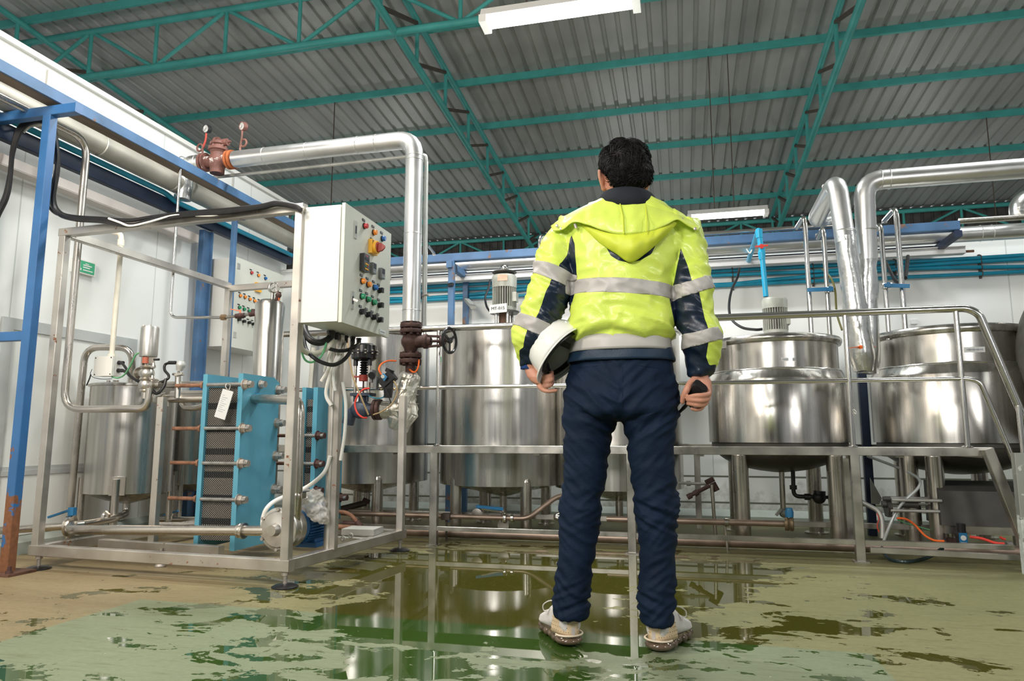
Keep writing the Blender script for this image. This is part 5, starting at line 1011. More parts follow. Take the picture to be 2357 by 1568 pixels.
one('concrete_block', MB().box((-1.98,3.86,.13), (-1.78,4.02,.165), radians(4)), M('pale_block', (.40,.39,.36), 0, .8, var=.15), 'pale flat block on the skid floor behind the pump', 'block', smooth=0)
# right of the worker
b0, b1 = AY(1560, 1199, 4.66), AY(1818, 1207, 4.66); b1.z = b0.z = (b0.z+b1.z)/2
t = thing('steel_pipe', 'low steel pipe ending in an open blue capped valve, right of the worker', 'pipe', b1)
MB().tube([V((-.5,4.66,b0.z)), b1], .019, 18).obj('pipe', m_brn, t)
MB().lathe([(.02,-.03),(.04,-.028),(.043,-.012),(.036,-.004),(.043,.004),(.043,.02),(.03,.024)], b1, (1,-.15,0), 28).obj('valve_body', M('dirty_brass', (.25,.19,.12), .6, .5, var=.3, vs=30), t)
MB().lathe([(.024,0),(.026,.03),(.018,.055),(0,.057)], b1+V((0,0,.042)), (0,0,1), 20).obj('cap', m_vblue, t)
c = AY(1672, 1203, 4.66); MB().lathe([(.02,-.014),(.027,-.012),(.027,.012),(.02,.014)], V((c.x,4.66,b0.z)), (1,0,0), 20).cyl((c.x,4.66,0), (c.x-.012,4.66,b0.z), .009, n=10).obj('support', m_pipe, t)
t = thing('steam_trap', 'rusty tee piece and slanting valve on a thin stand pipe by the hidden tank', 'pipe fitting', AY(1640,1110,5.1))
MB().cyl(AY(1562,1112,5.1), AY(1632,1115,5.1), .010, n=10).cyl(AY(1580,1113,5.1), AY(1590,1113,5.1), .018, n=10).obj('pipe', m_galv, t)
MB().bar(AY(1624,1112,5.1), AY(1643,1102,5.1), .035, .035).cyl(AY(1640,1112,5.08), AY(1650,1130,5.08), .022, n=14).cyl(AY(1582,1144,5.06), AY(1634,1118,5.06), .014, n=12).cyl(AY(1582,1145,5.06), AY(1592,1140,5.06), .02, n=10).cyl(AY(1598,1138,5.06), AY(1606,1132,5.06), .022, n=10).obj('fitting', m_rustc, t, 30)
MB().cyl(AY(1638,1116,5.05), V((AY(1648,1240,5.05).x,5.05,.0)), .012, n=12).obj('stand_pipe', m_pipe, t)
t = thing('black_pipework', 'black pipe with a bulky valve under the left kettle', 'pipe', AY(1850,1142,5.2))
MB().tube([AY(1825,1085,5.2), AY(1827,1143,5.2), AY(1880,1144,5.2)], .014, 12, .04).lathe([(.014,-.016),(.024,-.014),(.024,.014),(.014,.016)], AY(1826,1122,5.2), (0,0,1), 16).lathe([(.014,-.02),(.022,-.018),(.022,.018),(.014,.02)], AY(1858,1144,5.2), (1,0,0), 16).obj('pipe', m_blackp, t)
MB().ball(AY(1885,1145,5.2), .045, 20, 14, (1,1,1)).cyl(AY(1886,1150,5.2), AY(1886,1130,5.2), .04, n=16).cyl(AY(1895,1145,5.2), AY(1965,1145,5.2), .012, n=10).obj('valve_body', m_blackp, t)
t = thing('drain_pipe', 'upright drain pipe with a small clamp from the left kettle to the floor pipe', 'pipe', AY(1802,1185,5.25))
MB().cyl(AY(1803,1180,5.25), AY(1799,1085,5.25), .019, n=16).obj('pipe', m_pipe, t); MB().ball(AY(1804,1182,5.22), .03, 18, 12, (1,.6,1)).bar(AY(1786,1187,5.2), AY(1798,1172,5.2), .012, .02).obj('clamp', m_galv, t)
# machine under the right kettle
Ym = 4.86
def d8(px, py, Y=Ym): return AY(px, py, Y)
t = thing('piston_filler', 'low grey piston machine on casters under the far right kettle', 'machine', d8(2250,1240))
c0, c1 = d8(2168, 1210), d8(2357, 1122)
cv = MB(); x0, x1 = c0.x, c1.x+.6
cv.prism([(x0,Ym,c0.z),(x0,Ym+.02,c1.z-.03),(x0,Ym+.06,c1.z),(x0,Ym+.28,c1.z+.02),(x0,Ym+.28,c0.z)], (x1-x0,0,0)); cv.obj('cover', m_dgrey, t, 0)
MB().box((x0+.02,Ym+.01,c0.z-.05), (x1,Ym+.30,c0.z+.002)).obj('bed', m_frame, t, 0)
MB().box((x0+.04,Ym+.0,d8(2200,1272).z-.01), (x1,Ym+.05,d8(2200,1272).z+.02)).obj('base_rail', m_frame, t, 0)
for x in (x0+.09, x0+.42): MB().bar((x,Ym+.05,d8(2200,1272).z), (x,Ym+.05,c0.z-.04), .04, .04).obj('leg', m_frame, t, 0)
fl = d8(2052, 1170); MB().lathe([(.0,-.012),(.07,-.012),(.07,.012),(0,.012)], fl+V((0,.08,0)), (1,0,0), 6).obj('end_plate', m_dgrey, t, 0)
for py, dy, r in ((1151,0,.010),(1176,.02,.010),(1163,.1,.009),(1151,.16,.010)): c = d8(2052, py); MB().cyl(c+V((0,dy,0)), V((x0+.01,Ym+dy,c.z)), r, n=12).obj('tie_rod', m_galv, t)
c = d8(2090, 1162); MB().cyl(c+V((-.03,.06,0)), c+V((.07,.06,0)), .025, n=18).cyl(d8(2036,1163)+V((0,.06,0)), d8(2052,1163)+V((0,.06,0)), .022, n=14).cyl(d8(2034,1149)+V((0,.02,0)), d8(2052,1149)+V((0,.02,0)), .014, n=12).obj('cylinder', m_dgrey, t)
c = d8(2199, 1284); wy = Ym+.03; b = MB().lathe([(.012,-.014),(.030,-.014),(.034,-.008),(.034,.008),(.030,.014),(.012,.014)], (c.x,wy,.034), (1,-.6,0), 28); b.obj('caster', m_whitep, t)
MB().bar((c.x,wy,.034), (c.x,wy,.09), .03, .05).obj('caster_fork', m_rustc, t, 0)
c = d8(2340,1284); MB().cyl((c.x,wy+.1,.034), (c.x+.03,wy+.1,.034), .034, n=24).obj('caster', m_whitep, t)
t = thing('air_regulator', 'air regulator with blue front plate and dial under the grey machine at far right', 'regulator', d8(2217,1240,4.78))
q = d8(2217, 1240, 4.78); MB().box((q.x-.024,4.78,q.z-.04), (q.x+.024,4.83,q.z+.035)).cyl((q.x,4.80,q.z+.03), (q.x,4.80,q.z+.085), .024, n=16).cyl((q.x,4.80,q.z-.07), (q.x,4.80,q.z-.03), .02, n=16).obj('body', m_blackp, t, 30)
MB().box((q.x-.022,4.776,q.z-.038), (q.x+.022,4.781,q.z+.033)).obj('front_plate', m_vblue, t, 0); MB().cyl((q.x,4.772,q.z+.004), (q.x,4.777,q.z+.004), .015, n=20).obj('dial', m_gauge, t); MB().box((q.x-.016,4.7745,q.z-.03), (q.x+.016,4.7765,q.z-.022)).obj('print', m_paper, t, 0)
cable('bright orange air hose curving down to the platform rail at far right', [d8(2064,1193), d8(2085,1195), d8(2105,1208), d8(2128,1232,4.82), d8(2150,1244,4.8), d8(2174,1246,4.78)], .0065, m_org, name='air_hose')
cable('bright red air hose leaving the air regulator at far right', [d8(2232,1236,4.79), d8(2260,1240,4.77), d8(2290,1250,4.75), d8(2312,1252,4.74)], .008, m_redh, name='air_hose')
cable('short red air hose behind the stair stringer', [d8(2302,1236), d8(2308,1240), d8(2314,1242)], .007, m_redh, name='air_hose')
cable('grey hose tied to the kettle leg and hanging to the floor at far right', [AY(1996,1050,5.3), AY(2050,1070,5.2), AY(2096,1090,5.0), AY(2117,1106,4.9), AY(2112,1125,4.88), AY(2090,1146,4.88), AY(2068,1170,4.9), AY(2050,1205,4.9), AY(2036,1240,4.86), AY(2031,1256,4.8)], .009, m_alu, name='hose')
cable('dark green hose looped on the floor in front of the lower rail', [AY(2030,1258,4.72), AY(2033,1272,4.58), AZ(2050,1288,.012), AZ(2085,1293,.012), AZ(2120,1288,.012), AY(2145,1279,4.55), AY(2170,1262,4.5)], .010, M('dark_green_hose', (.03,.06,.06), 0, .3), name='hose')
cable('thin green tube behind the orange air hose', [d8(2066,1196,4.9), d8(2090,1206,4.9), d8(2140,1220,4.95)], .004, m_green, name='air_tube')
t = thing('insulated_hose', 'grey wrapped hose bending down in front of the navy post', 'hose', AY(2030,1235,4.9))
MB().tube(spline([AY(1982,1155,5.0), AY(2005,1167,4.95), AY(2022,1178,4.92), AY(2030,1200,4.9), AY(2031,1240,4.88)], 6), .015, 12).obj('hose', m_galv, t); MB().tube(spline([AY(2018,1182,4.9), AY(2023,1195,4.89), AY(2019,1210,4.89), AY(2023,1225,4.89)], 4), .003, 6).obj('red_thread', m_redh, t)
one('splash_guard', MB().prism([AY(2003,1100,5.5), AY(2030,1148,5.5), AY(2024,1162,5.5), AY(2006,1160,5.5)], (0,.01,0)), m_galv, 'folded grey sheet sticking out beside the navy post', 'sheet', smooth=0)
for px, lab in ((1885,'left'), (1560,'right')): pass
run('steel_pipe', 'thin pipe leaning across behind the lower rail at the right of the left kettle', m_galv, .014, [AY(1930,1215,5.2), AY(1975,1240,5.0)])
one('cable_tie', MB().torus(AY(1968,948,4.40), (.8,.2,.4), .014, .0022, 20, 6), m_whitep, 'white cable tie looped on the rail post between the two kettles', 'tie')
one('exit_sign', MB().box(AY(1008,833,6.18), AY(1024,822,6.205)), m_sign, 'tiny green sign on the back wall between the two left tanks', 'sign', smooth=0)
one('notice', MB().box(AY(2097,746,6.185), AY(2110,736,6.205)), m_paper, 'small white paper notice on the back wall beside the tall right steel hook', 'notice', smooth=0)
# ================================================================ THE WORKER
import numpy as np
YB = 2.47
def P(px, py, Y=YB): return AY(px, py, Y)
def sring(cx, cy, z, a, b, n=40, e=2.35):
    r = []
    for k in range(n):
        t = 2*pi*k/n; c, s = cos(t), sin(t); r.append(V((cx+a*abs(c)**(2/e)*(1 if c > 0 else -1), cy+b*abs(s)**(2/e)*(1 if s > 0 else -1), z)))
    return r
def pxring(py, l, r, b, Y=YB, e=2.35, n=40):
    p, q = P(l, py, Y), P(r, py, Y); return sring((p.x+q.x)/2, Y, (p.z+q.z)/2, (q.x-p.x)/2, b, n, e)
def remesh(mb, vox, it=6):
    me = bpy.data.meshes.new('tmp'); me.from_pydata([tuple(p) for p in mb.v], [], mb.f); o = bpy.data.objects.new('tmp', me); COL.objects.link(o)
    import bmesh
    bm = bmesh.new(); bm.from_mesh(me); bmesh.ops.recalc_face_normals(bm, faces=bm.faces); bm.to_mesh(me); bm.free()
    md = o.modifiers.new('r', 'REMESH'); md.mode = 'VOXEL'; md.voxel_size = vox
    if it: sm = o.modifiers.new('s', 'SMOOTH'); sm.factor = .5; sm.iterations = it
    dg = bpy.context.evaluated_depsgraph_get(); m2 = bpy.data.meshes.new_from_object(o.evaluated_get(dg))
    v = np.empty(len(m2.vertices)*3); m2.vertices.foreach_get('co', v); nn = np.empty(len(m2.vertices)*3); m2.vertices.foreach_get('normal', nn)
    f = [tuple(p.vertices) for p in m2.polygons]; bpy.data.objects.remove(o); bpy.data.meshes.remove(me); bpy.data.meshes.remove(m2)
    return v.reshape(-1,3), nn.reshape(-1,3), f
def mbof(v, f): m = MB(); m.v = [V(p) for p in v]; m.f = f; return m
def clip(v, f, att, key, sign):                            # part of a mesh where sign*att[key] >= 0, cut exactly on the zero line
    d = att[key]*sign; nv = []; na = {k: [] for k in att}; ix = {}; nf = []
    def put(k, co, vals):
        if k not in ix:
            ix[k] = len(nv); nv.append(co)
            for kk in att: na[kk].append(vals[kk])
        return ix[k]
    for face in f:
        ds = [d[i] for i in face]
        if max(ds) < 0: continue
        out = []
        for a, b in zip(face, face[1:]+face[:1]):
            if d[a] >= 0: out.append(put(a, v[a], {k: att[k][a] for k in att}))
            if (d[a] >= 0) != (d[b] >= 0):
                i, j = min(a, b), max(a, b); t = d[i]/(d[i]-d[j]); out.append(put((i, j), v[i]*(1-t)+v[j]*t, {k: att[k][i]*(1-t)+att[k][j]*t for k in att}))
        if len(out) > 2: nf.append(tuple(out))
    return np.array(nv), nf, {k: np.array(x) for k, x in na.items()}
def islands(fs):
    par = {}
    def fd(a):
        while par.setdefault(a, a) != a: par[a] = par[par[a]]; a = par[a]
        return a
    for q in fs:
        for i in q[1:]: par[fd(i)] = fd(q[0])
    g_ = {}
    for q in fs: g_.setdefault(fd(q[0]), []).append(q)
    return [x for x in g_.values()]
def compact(v, fs):
    ix = {}; 
    for q in fs:
        for i in q: ix.setdefault(i, len(ix))
    return [v[i] for i in ix], [tuple(ix[i] for i in q) for q in fs]
def sdf(v, poly):                                          # signed distance (inside > 0) in the cloth pattern plane x-z
    x, z = v[:,0], v[:,2]; n = len(poly); best = np.full(len(v), 1e9); ins = np.zeros(len(v), bool)
    for i in range(n):
        (ax, az), (bx, bz) = poly[i], poly[(i+1) % n]; ex, ez = bx-ax, bz-az; t = np.clip(((x-ax)*ex+(z-az)*ez)/(ex*ex+ez*ez+1e-12), 0, 1)
        best = np.minimum(best, np.hypot(x-ax-t*ex, z-az-t*ez)); c = ((az > z) != (bz > z)) & (x < (bx-ax)*(z-az)/(bz-az+1e-12)+ax); ins ^= c
    return np.where(ins, best, -best)
pz = lambda pts, Y=2.37: [(P(x, y, Y).x, P(x, y, Y).z) for x, y in pts]
m_lime = M('hi_vis_fabric', (.64,.78,.115), 0, .42, var=.04, vs=8, bump=.12, bs=160, coat=.12); m_lime2 = M('hi_vis_fabric_reverse', (.60,.68,.05), 0, .5, var=.05)
m_jnavy = M('navy_jacket_fabric', (.006,.014,.032), 0, .36, var=.15, vs=10, bump=.08, bs=150)
m_refl = M('reflective_tape', (.44,.42,.40), .12, .5, var=.05, vs=18, bump=.05, bs=300)
m_trou = M('navy_trousers', (.005,.0135,.034), 0, .7, var=.15, vs=9, bump=.2, bs=240, spec=.2)
m_skin = M('skin', (.52,.245,.165), 0, .48, var=.1, vs=20, bump=.12, bs=220); m_hair = M('black_hair', (.006,.005,.005), 0, .55, var=.3, vs=40, spec=.3)
m_shirt = M('blue_shirt', (.02,.06,.24), 0, .6)
man = thing('person', 'man seen from behind in a lime hi-vis jacket and navy trousers, holding a hard hat and a radio', 'person', (-.22, 2.48, 0))
man['label'] = 'man standing with his back turned, in lime hi-vis jacket and navy trousers'
# ---- body (one continuous surface)
b = MB(); HC = V((P(1436,400,2.47).x, 2.475, 1.648)); RH = Matrix.Rotation(radians(20), 3, 'Z'); hl = lambda x, y, z: HC+RH@V((x,y,z))
def hring(z, hw, yb, yf, n=36, e=2.15): return [HC+RH@(p-V((0,0,0))) for p in sring(0, (yb+yf)/2, z, hw, (yf-yb)/2, n, e)]
b.rings([hring(*r) for r in ((-.112,.02,.045,.085),(-.105,.036,.02,.096),(-.088,.052,-.02,.100),(-.06,.064,-.06,.098),(-.03,.070,-.082,.094),(0,.074,-.092,.092),(.04,.075,-.093,.090),(.08,.066,-.080,.074),(.102,.046,-.055,.045),(.114,.015,-.02,.015))])
b.add(*(lambda m: (m.v, m.f))(MB().tube([hl(0,-.005,.0), hl(0,.02,-.10)], .052, 24)))
nk = P(1437, 462, 2.475); b.tube([HC+V((0,-.005,-.03)), nk, nk+V((0,0,-.06))], [.058,.060,.075], 28)
b.tube([hl(0,.088,.02), hl(0,.108,-.018), hl(0,.112,-.032), hl(0,.096,-.04)], [.008,.012,.015,.012], 12)          # nose
for s in (-1, 1):
    b.ball(hl(s*.014,.100,-.036), .009, 10, 8); b.tube([hl(s*.018,.094,-.062), hl(0,.101,-.060)], .006, 8); b.ball(hl(s*.03,.084,.004), .013, 12, 8)
    e0 = [hl(s*.076,.004,-.048), hl(s*.084,-.004,-.034), hl(s*.094,-.014,-.010), hl(s*.096,-.015,.010), hl(s*.092,-.004,.021), hl(s*.083,.008,.014), hl(s*.077,.012,-.005)]
    b.tube(spline(e0, 4), .0065, 8); b.ball(hl(s*.083,-.002,-.012), .022, 12, 8, (.4,.7,1.3)); b.ball(hl(s*.076,.004,-.042), .0105, 10, 8)
b.tube([hl(-.016,.094,-.070), hl(0,.099,-.071), hl(.016,.094,-.070)], .006, 8)
b.rings([pxring(py, l, r, d) for py, l, r, d in ((905,1345,1512,.08),(880,1330,1525,.10),(800,1340,1520,.09),(700,1345,1520,.10),(600,1335,1535,.10),(520,1325,1550,.085),(480,1370,1505,.07),(462,1400,1475,.06))])
LW, RW = P(1222,846,2.45), P(1612,868,2.455)
b.tube([P(1325,540), P(1275,640,2.45), P(1250,710,2.43), P(1228,790,2.44), LW], [.05,.047,.042,.036,.026], 18)
b.tube([P(1550,540), P(1590,640,2.45), P(1600,710,2.44), P(1614,790,2.45), RW], [.05,.047,.042,.036,.027], 18)
for s, xs in ((0, ((1362,940),(1338,1150),(1318,1380),(1316,1440))), (1, ((1494,940),(1509,1150),(1512,1390),(1512,1455)))): b.tube([P(x, y, Y_) for (x, y), Y_ in zip(xs, (2.47,2.475,2.487,2.493))], [.05,.046,.034,.029], 20)
def chain(pts, r): b.tube(spline([P(*p) for p in pts], 4), [r[0]+(r[1]-r[0])*k/((len(pts)-1)*4) for k in range((len(pts)-1)*4+1)], 12); b.ball(P(*pts[-1]), r[1], 12, 8); b.ball(P(*pts[0]), r[0], 12, 8)
# left hand closed on the hat brim
b.rings([sring(P(x,y,Y).x, Y, P(x,y,Y).z, w, d, 20) for x, y, Y, w, d in ((1222,846,2.45,.024,.021),(1226,856,2.445,.027,.022),(1234,868,2.44,.032,.022),(1241,878,2.44,.030,.020),(1245,884,2.438,.022,.016))])
chain(((1245,868,2.425),(1257,867,2.398),(1268,864,2.402),(1270,857,2.43)), (.0092,.0074))
chain(((1248,877,2.428),(1260,878,2.395),(1270,874,2.400),(1272,866,2.432)), (.0092,.0074))
chain(((1247,886,2.432),(1258,889,2.398),(1269,885,2.404),(1272,877,2.435)), (.0088,.0072))
chain(((1240,888,2.438),(1250,898,2.412),(1263,901,2.404),(1280,899,2.408)), (.0084,.0064))
chain(((1232,860,2.465),(1246,858,2.48),(1258,858,2.475),(1266,860,2.465)), (.013,.0095))
# right hand closed on the radio
b.rings([sring(P(x,y,Y).x, Y, P(x,y,Y).z, w, d, 20) for x, y, Y, w, d in ((1612,868,2.455,.027,.022),(1616,876,2.455,.030,.023),(1622,888,2.455,.024,.027),(1628,900,2.452,.016,.026),(1627,912,2.455,.015,.026),(1622,921,2.46,.013,.020))])
chain(((1630,898,2.435),(1631,907,2.402),(1616,910,2.380),(1599,911,2.380),(1586,914,2.392)), (.0092,.0074))
chain(((1629,909,2.44),(1629,919,2.406),(1614,922,2.384),(1597,921,2.384),(1583,920,2.396)), (.0092,.0074))
chain(((1627,918,2.445),(1623,930,2.414),(1609,933,2.392),(1595,931,2.392),(1584,929,2.402)), (.0088,.0072))
chain(((1622,926,2.455),(1615,939,2.428),(1604,943,2.410),(1593,941,2.408)), (.0084,.0066))
chain(((1600,874,2.44),(1589,884,2.415),(1580,899,2.405),(1573,914,2.41),(1571,925,2.415)), (.0145,.0088))
v, nn, f = remesh(b, .003, 2)
body = mbof(v, f).obj('body', m_skin, man, 0); body.data.shade_smooth()
for s in (-1, 1):
    e = MB().ball(hl(s*.03,.092,.003), .0085, 14, 10); e = e.obj('eye', m_whitep, body); MB().ball(hl(s*.03,.0985,.003), .004, 10, 8).obj('iris', m_ink, e); MB().tube([hl(s*.016,.096,.022), hl(s*.03,.097,.027), hl(s*.046,.088,.022)], .0035, 8).obj('eyebrow', m_hair, body)
# ---- hair
h = MB().rings([hring(z, hw, yb, yf, 48, 2.1) for z, hw, yb, yf in ((-.066,.046,-.066,-.046),(-.056,.060,-.082,-.044),(-.04,.072,-.097,-.036),(-.015,.079,-.107,-.030),(.008,.084,-.111,-.018),(.022,.088,-.112,.034),(.034,.0905,-.112,.060),(.05,.0905,-.112,.086),(.08,.086,-.107,.092),(.105,.074,-.092,.078),(.122,.054,-.068,.052),(.136,.026,-.035,.022))])
hv, hn, hf = remesh(h, .0055, 3)
def hd(p):
    q = V(p)*30; return noise.noise(q+V((0,0,3)))*.005+abs(noise.noise(V(p)*58))*.004-.003
hv2 = [V(p)+V(n)*hd(p) for p, n in zip(hv, hn)]; hm = mbof(hv2, hf); rr = random.Random(11)
for c_ in range(6500):
    i = rr.randrange(len(hv)); p, n = hv2[i], V(hn[i]); q = p*20
    fl = V((noise.noise(q),noise.noise(q+V((5,0,0))),noise.noise(q+V((0,7,0)))-.45)); tg = (fl-n*fl.dot(n))
    if tg.length < .03: continue
    tg.normalize(); L_ = rr.uniform(.016,.034)*(.45 if p.z < 1.615 else 1); bn = n.cross(tg)*rr.uniform(-.6,.6); k_ = rr.uniform(.3,1.1)
    pts = [p-n*.001, p+n*.004*k_+tg*L_*.35, p+n*.006*k_+tg*L_*.7+bn*L_*.25, p+n*.004*k_+tg*L_+bn*L_*.6]; hm.tube(pts, [.0011,.0011,.0009,.0003], 3, cap=False)
hm.obj('hair', m_hair, man, 0).data.shade_smooth()
# ---- jacket
j = MB(); j.rings([pxring(*r) for r in ((790,1338,1536,.105),(783,1322,1549,.128),(770,1315,1557,.142),(745,1312,1555,.146),(705,1315,1550,.142),(660,1320,1550,.140),(620,1316,1562,.138),(580,1302,1580,.132),(545,1294,1588,.120),(518,1302,1580,.108),(495,1325,1554,.098),(474,1355,1522,.088),(458,1386,1492,.078))])
LS = ((1322,522,40,2.47),(1297,560,42,2.465),(1280,600,43,2.45),(1272,640,48,2.44),(1257,690,47,2.43),(1242,735,44,2.42),(1226,775,46,2.43),(1219,803,33,2.44),(1219,826,25,2.45),(1220,842,22,2.45))
RSL = ((1566,522,40,2.47),(1582,560,41,2.465),(1589,600,39,2.45),(1593,650,43,2.44),(1597,700,44,2.44),(1603,740,43,2.44),(1614,775,46,2.44),(1617,805,42,2.45),(1614,838,31,2.46),(1612,866,25,2.46))
for S in (LS, RSL):
    c = spline([P(x, y, Y) for x, y, r, Y in S], 5); R_ = spline([V((P(x+r,y,Y).x-P(x,y,Y).x,0,0)) for x, y, r, Y in S], 5); j.tube(c, [q.x for q in R_], 32)
v, nn, f = remesh(j, .0062, 5)
def fold(p, n):
    q = V(p); lo = max(0, min(1, (1.27-q.z)/.2)); hi = max(0, min(1, (q.z-1.2)/.15)); arm = 1 if (q.x < P(1316,650,2.4).x or q.x > P(1556,650,2.4).x) else 0
    sl = .8*abs(q.x+.22)
    w1 = noise.noise(V((q.x*5.5,q.y*5,(q.z+sl*.4)*24))); w2 = noise.noise(V((q.x*9+3,q.y*8,q.z*11))); w3 = noise.noise(V((q.x*14,q.y*10,q.z*30+q.x*20)))
    d = w2*.006+(1-abs(noise.noise(V((q.x*16+q.z*9,q.y*12,q.z*20-q.x*8))))*3)*.0022
    if arm: d += (1-abs(w3)*2)*.0055+w1*.006
    else: d += lo*((1-abs(w1)*2.4)*.010)+hi*((1-abs(noise.noise(V(((q.x+q.z*.7)*11,q.y*4,q.z*7))))*2)*.004)
    return d*1.25
v = np.array([V(p)+V(n)*fold(p, n) for p, n in zip(v, nn)])
bands = [pz(q) for q in ([(1300,641),(1440,646),(1570,652),(1570,684),(1440,680),(1300,674)],
    [(1215,592),(1250,601),(1290,614),(1328,633),(1322,664),(1282,649),(1240,632),(1215,622)], [(1180,713),(1205,722),(1240,735),(1280,752),(1262,778),(1230,768),(1198,751),(1170,743)],
    [(1545,656),(1590,646),(1640,626),(1655,652),(1600,675),(1545,688)], [(1560,768),(1605,764),(1652,750),(1672,775),(1610,794),(1570,800)])]
nav = [pz(q) for q in ([(1313,536),(1322,560),(1327,640),(1300,626),(1286,612),(1303,582)], [(1272,640),(1330,655),(1300,720),(1276,756),(1236,738)], [(1218,755),(1285,770),(1285,860),(1180,870),(1193,806),(1204,800)],
    [(1567,566),(1579,598),(1593,645),(1545,662),(1552,640)], [(1540,680),(1608,664),(1622,730),(1632,762),(1560,780)], [(1555,788),(1632,780),(1626,820),(1634,838),(1650,835),(1660,880),(1560,880)],
    [(1394,568),(1412,584),(1450,604),(1490,584),(1511,566),(1500,590),(1475,606),(1450,611),(1425,606),(1408,594)])]
rest, rf, ra = v, f, {}
bn = ['torso reflective band', 'left upper sleeve band', 'left lower sleeve band', 'right upper sleeve band', 'right lower sleeve band']
pieces = []
for kind, polys in (('reflective_band', bands), ('navy_panel', nav)):
    for q in polys:
        a_ = {'q': sdf(rest, q)}; pv_, pf_, _ = clip(rest, rf, a_, 'q', 1); rest, rf, _ = clip(rest, rf, a_, 'q', -1)
        for w_ in islands(pf_): pieces.append((kind, pv_, w_))
jk = mbof(rest, rf).obj('jacket', m_lime, man, 0); jk.data.shade_smooth()
for kind, pv_, pf_ in pieces:
    o = mbof(*compact(pv_, pf_)).obj(kind, m_refl if kind[0] == 'r' else m_jnavy, jk, 0); o.data.shade_smooth()
    if kind[0] == 'r': md = o.modifiers.new('tape', 'SOLIDIFY'); md.thickness = .0025; md.offset = 1
# hem of the jacket
def fringe(mb, amp, fr): mb.v = [p+V((noise.noise(V((p.x*fr,p.y*fr,p.z*fr*2)))*amp, noise.noise(V((p.x*fr,p.y*fr,p.z*fr*2+9)))*amp, 0)) for p in mb.v]; return mb
hb = MB().rings([pxring(py, l, r, d, n=72) for py, l, r, d in ((774,1328,1540,.113),(780,1320,1544,.125),(792,1316,1545,.128),(806,1312,1548,.129),(812,1311,1549,.129))], False); o = fringe(hb, .005, 14).obj('hem_band', m_refl, jk, 0); o.data.shade_smooth()
o.modifiers.new('tape', 'SOLIDIFY').thickness = .003
hb = MB().rings([pxring(py, l, r, d, n=72) for py, l, r, d in ((770,1332,1536,.105),(788,1321,1542,.120),(804,1314,1547,.124),(818,1311,1550,.127),(830,1308,1553,.130),(835,1308,1553,.129))], False); o = fringe(hb, .006, 12).obj('hem', M('navy_hem', (.012,.030,.06), 0, .5, spec=.4, bump=.1, bs=150), jk, 0); o.data.shade_smooth(); o.modifiers.new('cloth', 'SOLIDIFY').thickness = .004
# collar and hood
cl = MB().rings([[P(1443+50*cos(2*pi*k/60)*w/50, py-am*max(0, -sin(2*pi*k/60))+am*.5*max(0, sin(2*pi*k/60)), 2.47+sin(2*pi*k/60)*w*.00165) for k in range(60)] for py, w, am in ((482,74,12),(470,71,22),(460,67,27),(456,63,27),(456,61,26))], False); o = cl.obj('collar', M('navy_fleece', (.006,.009,.016), 0, .8, bump=.3, bs=300), jk, 0); o.modifiers.new('cloth', 'SOLIDIFY').thickness = .006; o.data.shade_smooth()
def curve2(pts, n):
    s_ = spline([V((x,y,0)) for x, y in pts], 8); L_ = [0]
    for a, c in zip(s_, s_[1:]): L_.append(L_[-1]+(c-a).length)
    out = []; k = 0
    for i in range(n+1):
        t = L_[-1]*i/n
        while k < len(L_)-2 and L_[k+1] < t: k += 1
        u = (t-L_[k])/max(1e-9, L_[k+1]-L_[k]); out.append(s_[k].lerp(s_[k+1], max(0, min(1, u))))
    return out
def sheet(name, U, D, yu, yd, bulge, mat, nu=72, nv=16, amp=.004, pw=.8, thick=.005):
    cu, cd = curve2(U, nu), curve2(D, nu); vs = []
    for k in range(nv+1):
        for i in range(nu+1):
            u = i/nu; t = k/nv; q = cu[i].lerp(cd[i], t); e = (sin(pi*u))**.7; Y = (yu(u)*(1-t)+yd(u)*t)-bulge*e*sin(pi*t)**pw
            p = P(q.x, q.y, Y); ed = sin(pi*t)**.4
            Y += amp*ed*(noise.noise(V((q.x*.045,q.y*.03,1)))*1.6+(1-abs(noise.noise(V(((q.x+q.y*.6)*.03,(q.y-q.x*.2)*.02,4))))*2.6)); vs.append(P(q.x, q.y, Y))
    n = nu+1; o = MB().add(vs, [(k*n+i, k*n+i+1, (k+1)*n+i+1, (k+1)*n+i) for k in range(nv) for i in range(nu)]).obj(name, mat, jk, 0); o.data.shade_smooth(); md = o.modifiers.new('cloth', 'SOLIDIFY'); md.thickness = thick; md.offset = 0; return o
bell = lambda u, c, e: c+(e-c)*abs(2*u-1)**1.6
U = [(1268,520),(1300,499),(1340,478),(1378,461),(1412,448),(1438,444),(1470,449),(1500,464),(1525,480),(1552,492),(1582,505),(1612,524)]
Lh = [(1273,531),(1296,529),(1320,512),(1350,517),(1388,531),(1420,539),(1452,540),(1492,534),(1530,520),(1558,506),(1582,519),(1607,533)]
sheet('hood', U, Lh, lambda u: bell(u,2.405,2.40), lambda u: bell(u,2.305,2.385), .03, m_lime)
Ub = [(1338,512),(1362,522),(1390,531),(1420,538),(1452,540),(1492,534),(1530,519),(1562,503)]; Lb = [(1334,514),(1358,538),(1386,562),(1418,583),(1451,603),(1484,584),(1516,556),(1568,505)]
sheet('hood_brim', Ub, Lb, lambda u: bell(u,2.303,2.375), lambda u: bell(u,2.318,2.375), .022, m_lime2, amp=.003)
sm = MB()
for pts in (((1425,458),(1428,472),(1434,500),(1436,538)), ((1484,464),(1487,482),(1489,505),(1488,534))): sm.tube([P(x,y,Y) for (x,y),Y in zip(pts,(2.385,2.345,2.305,2.292))], .002, 6)
sm.obj('hood_seam', m_lime2, jk, 0)
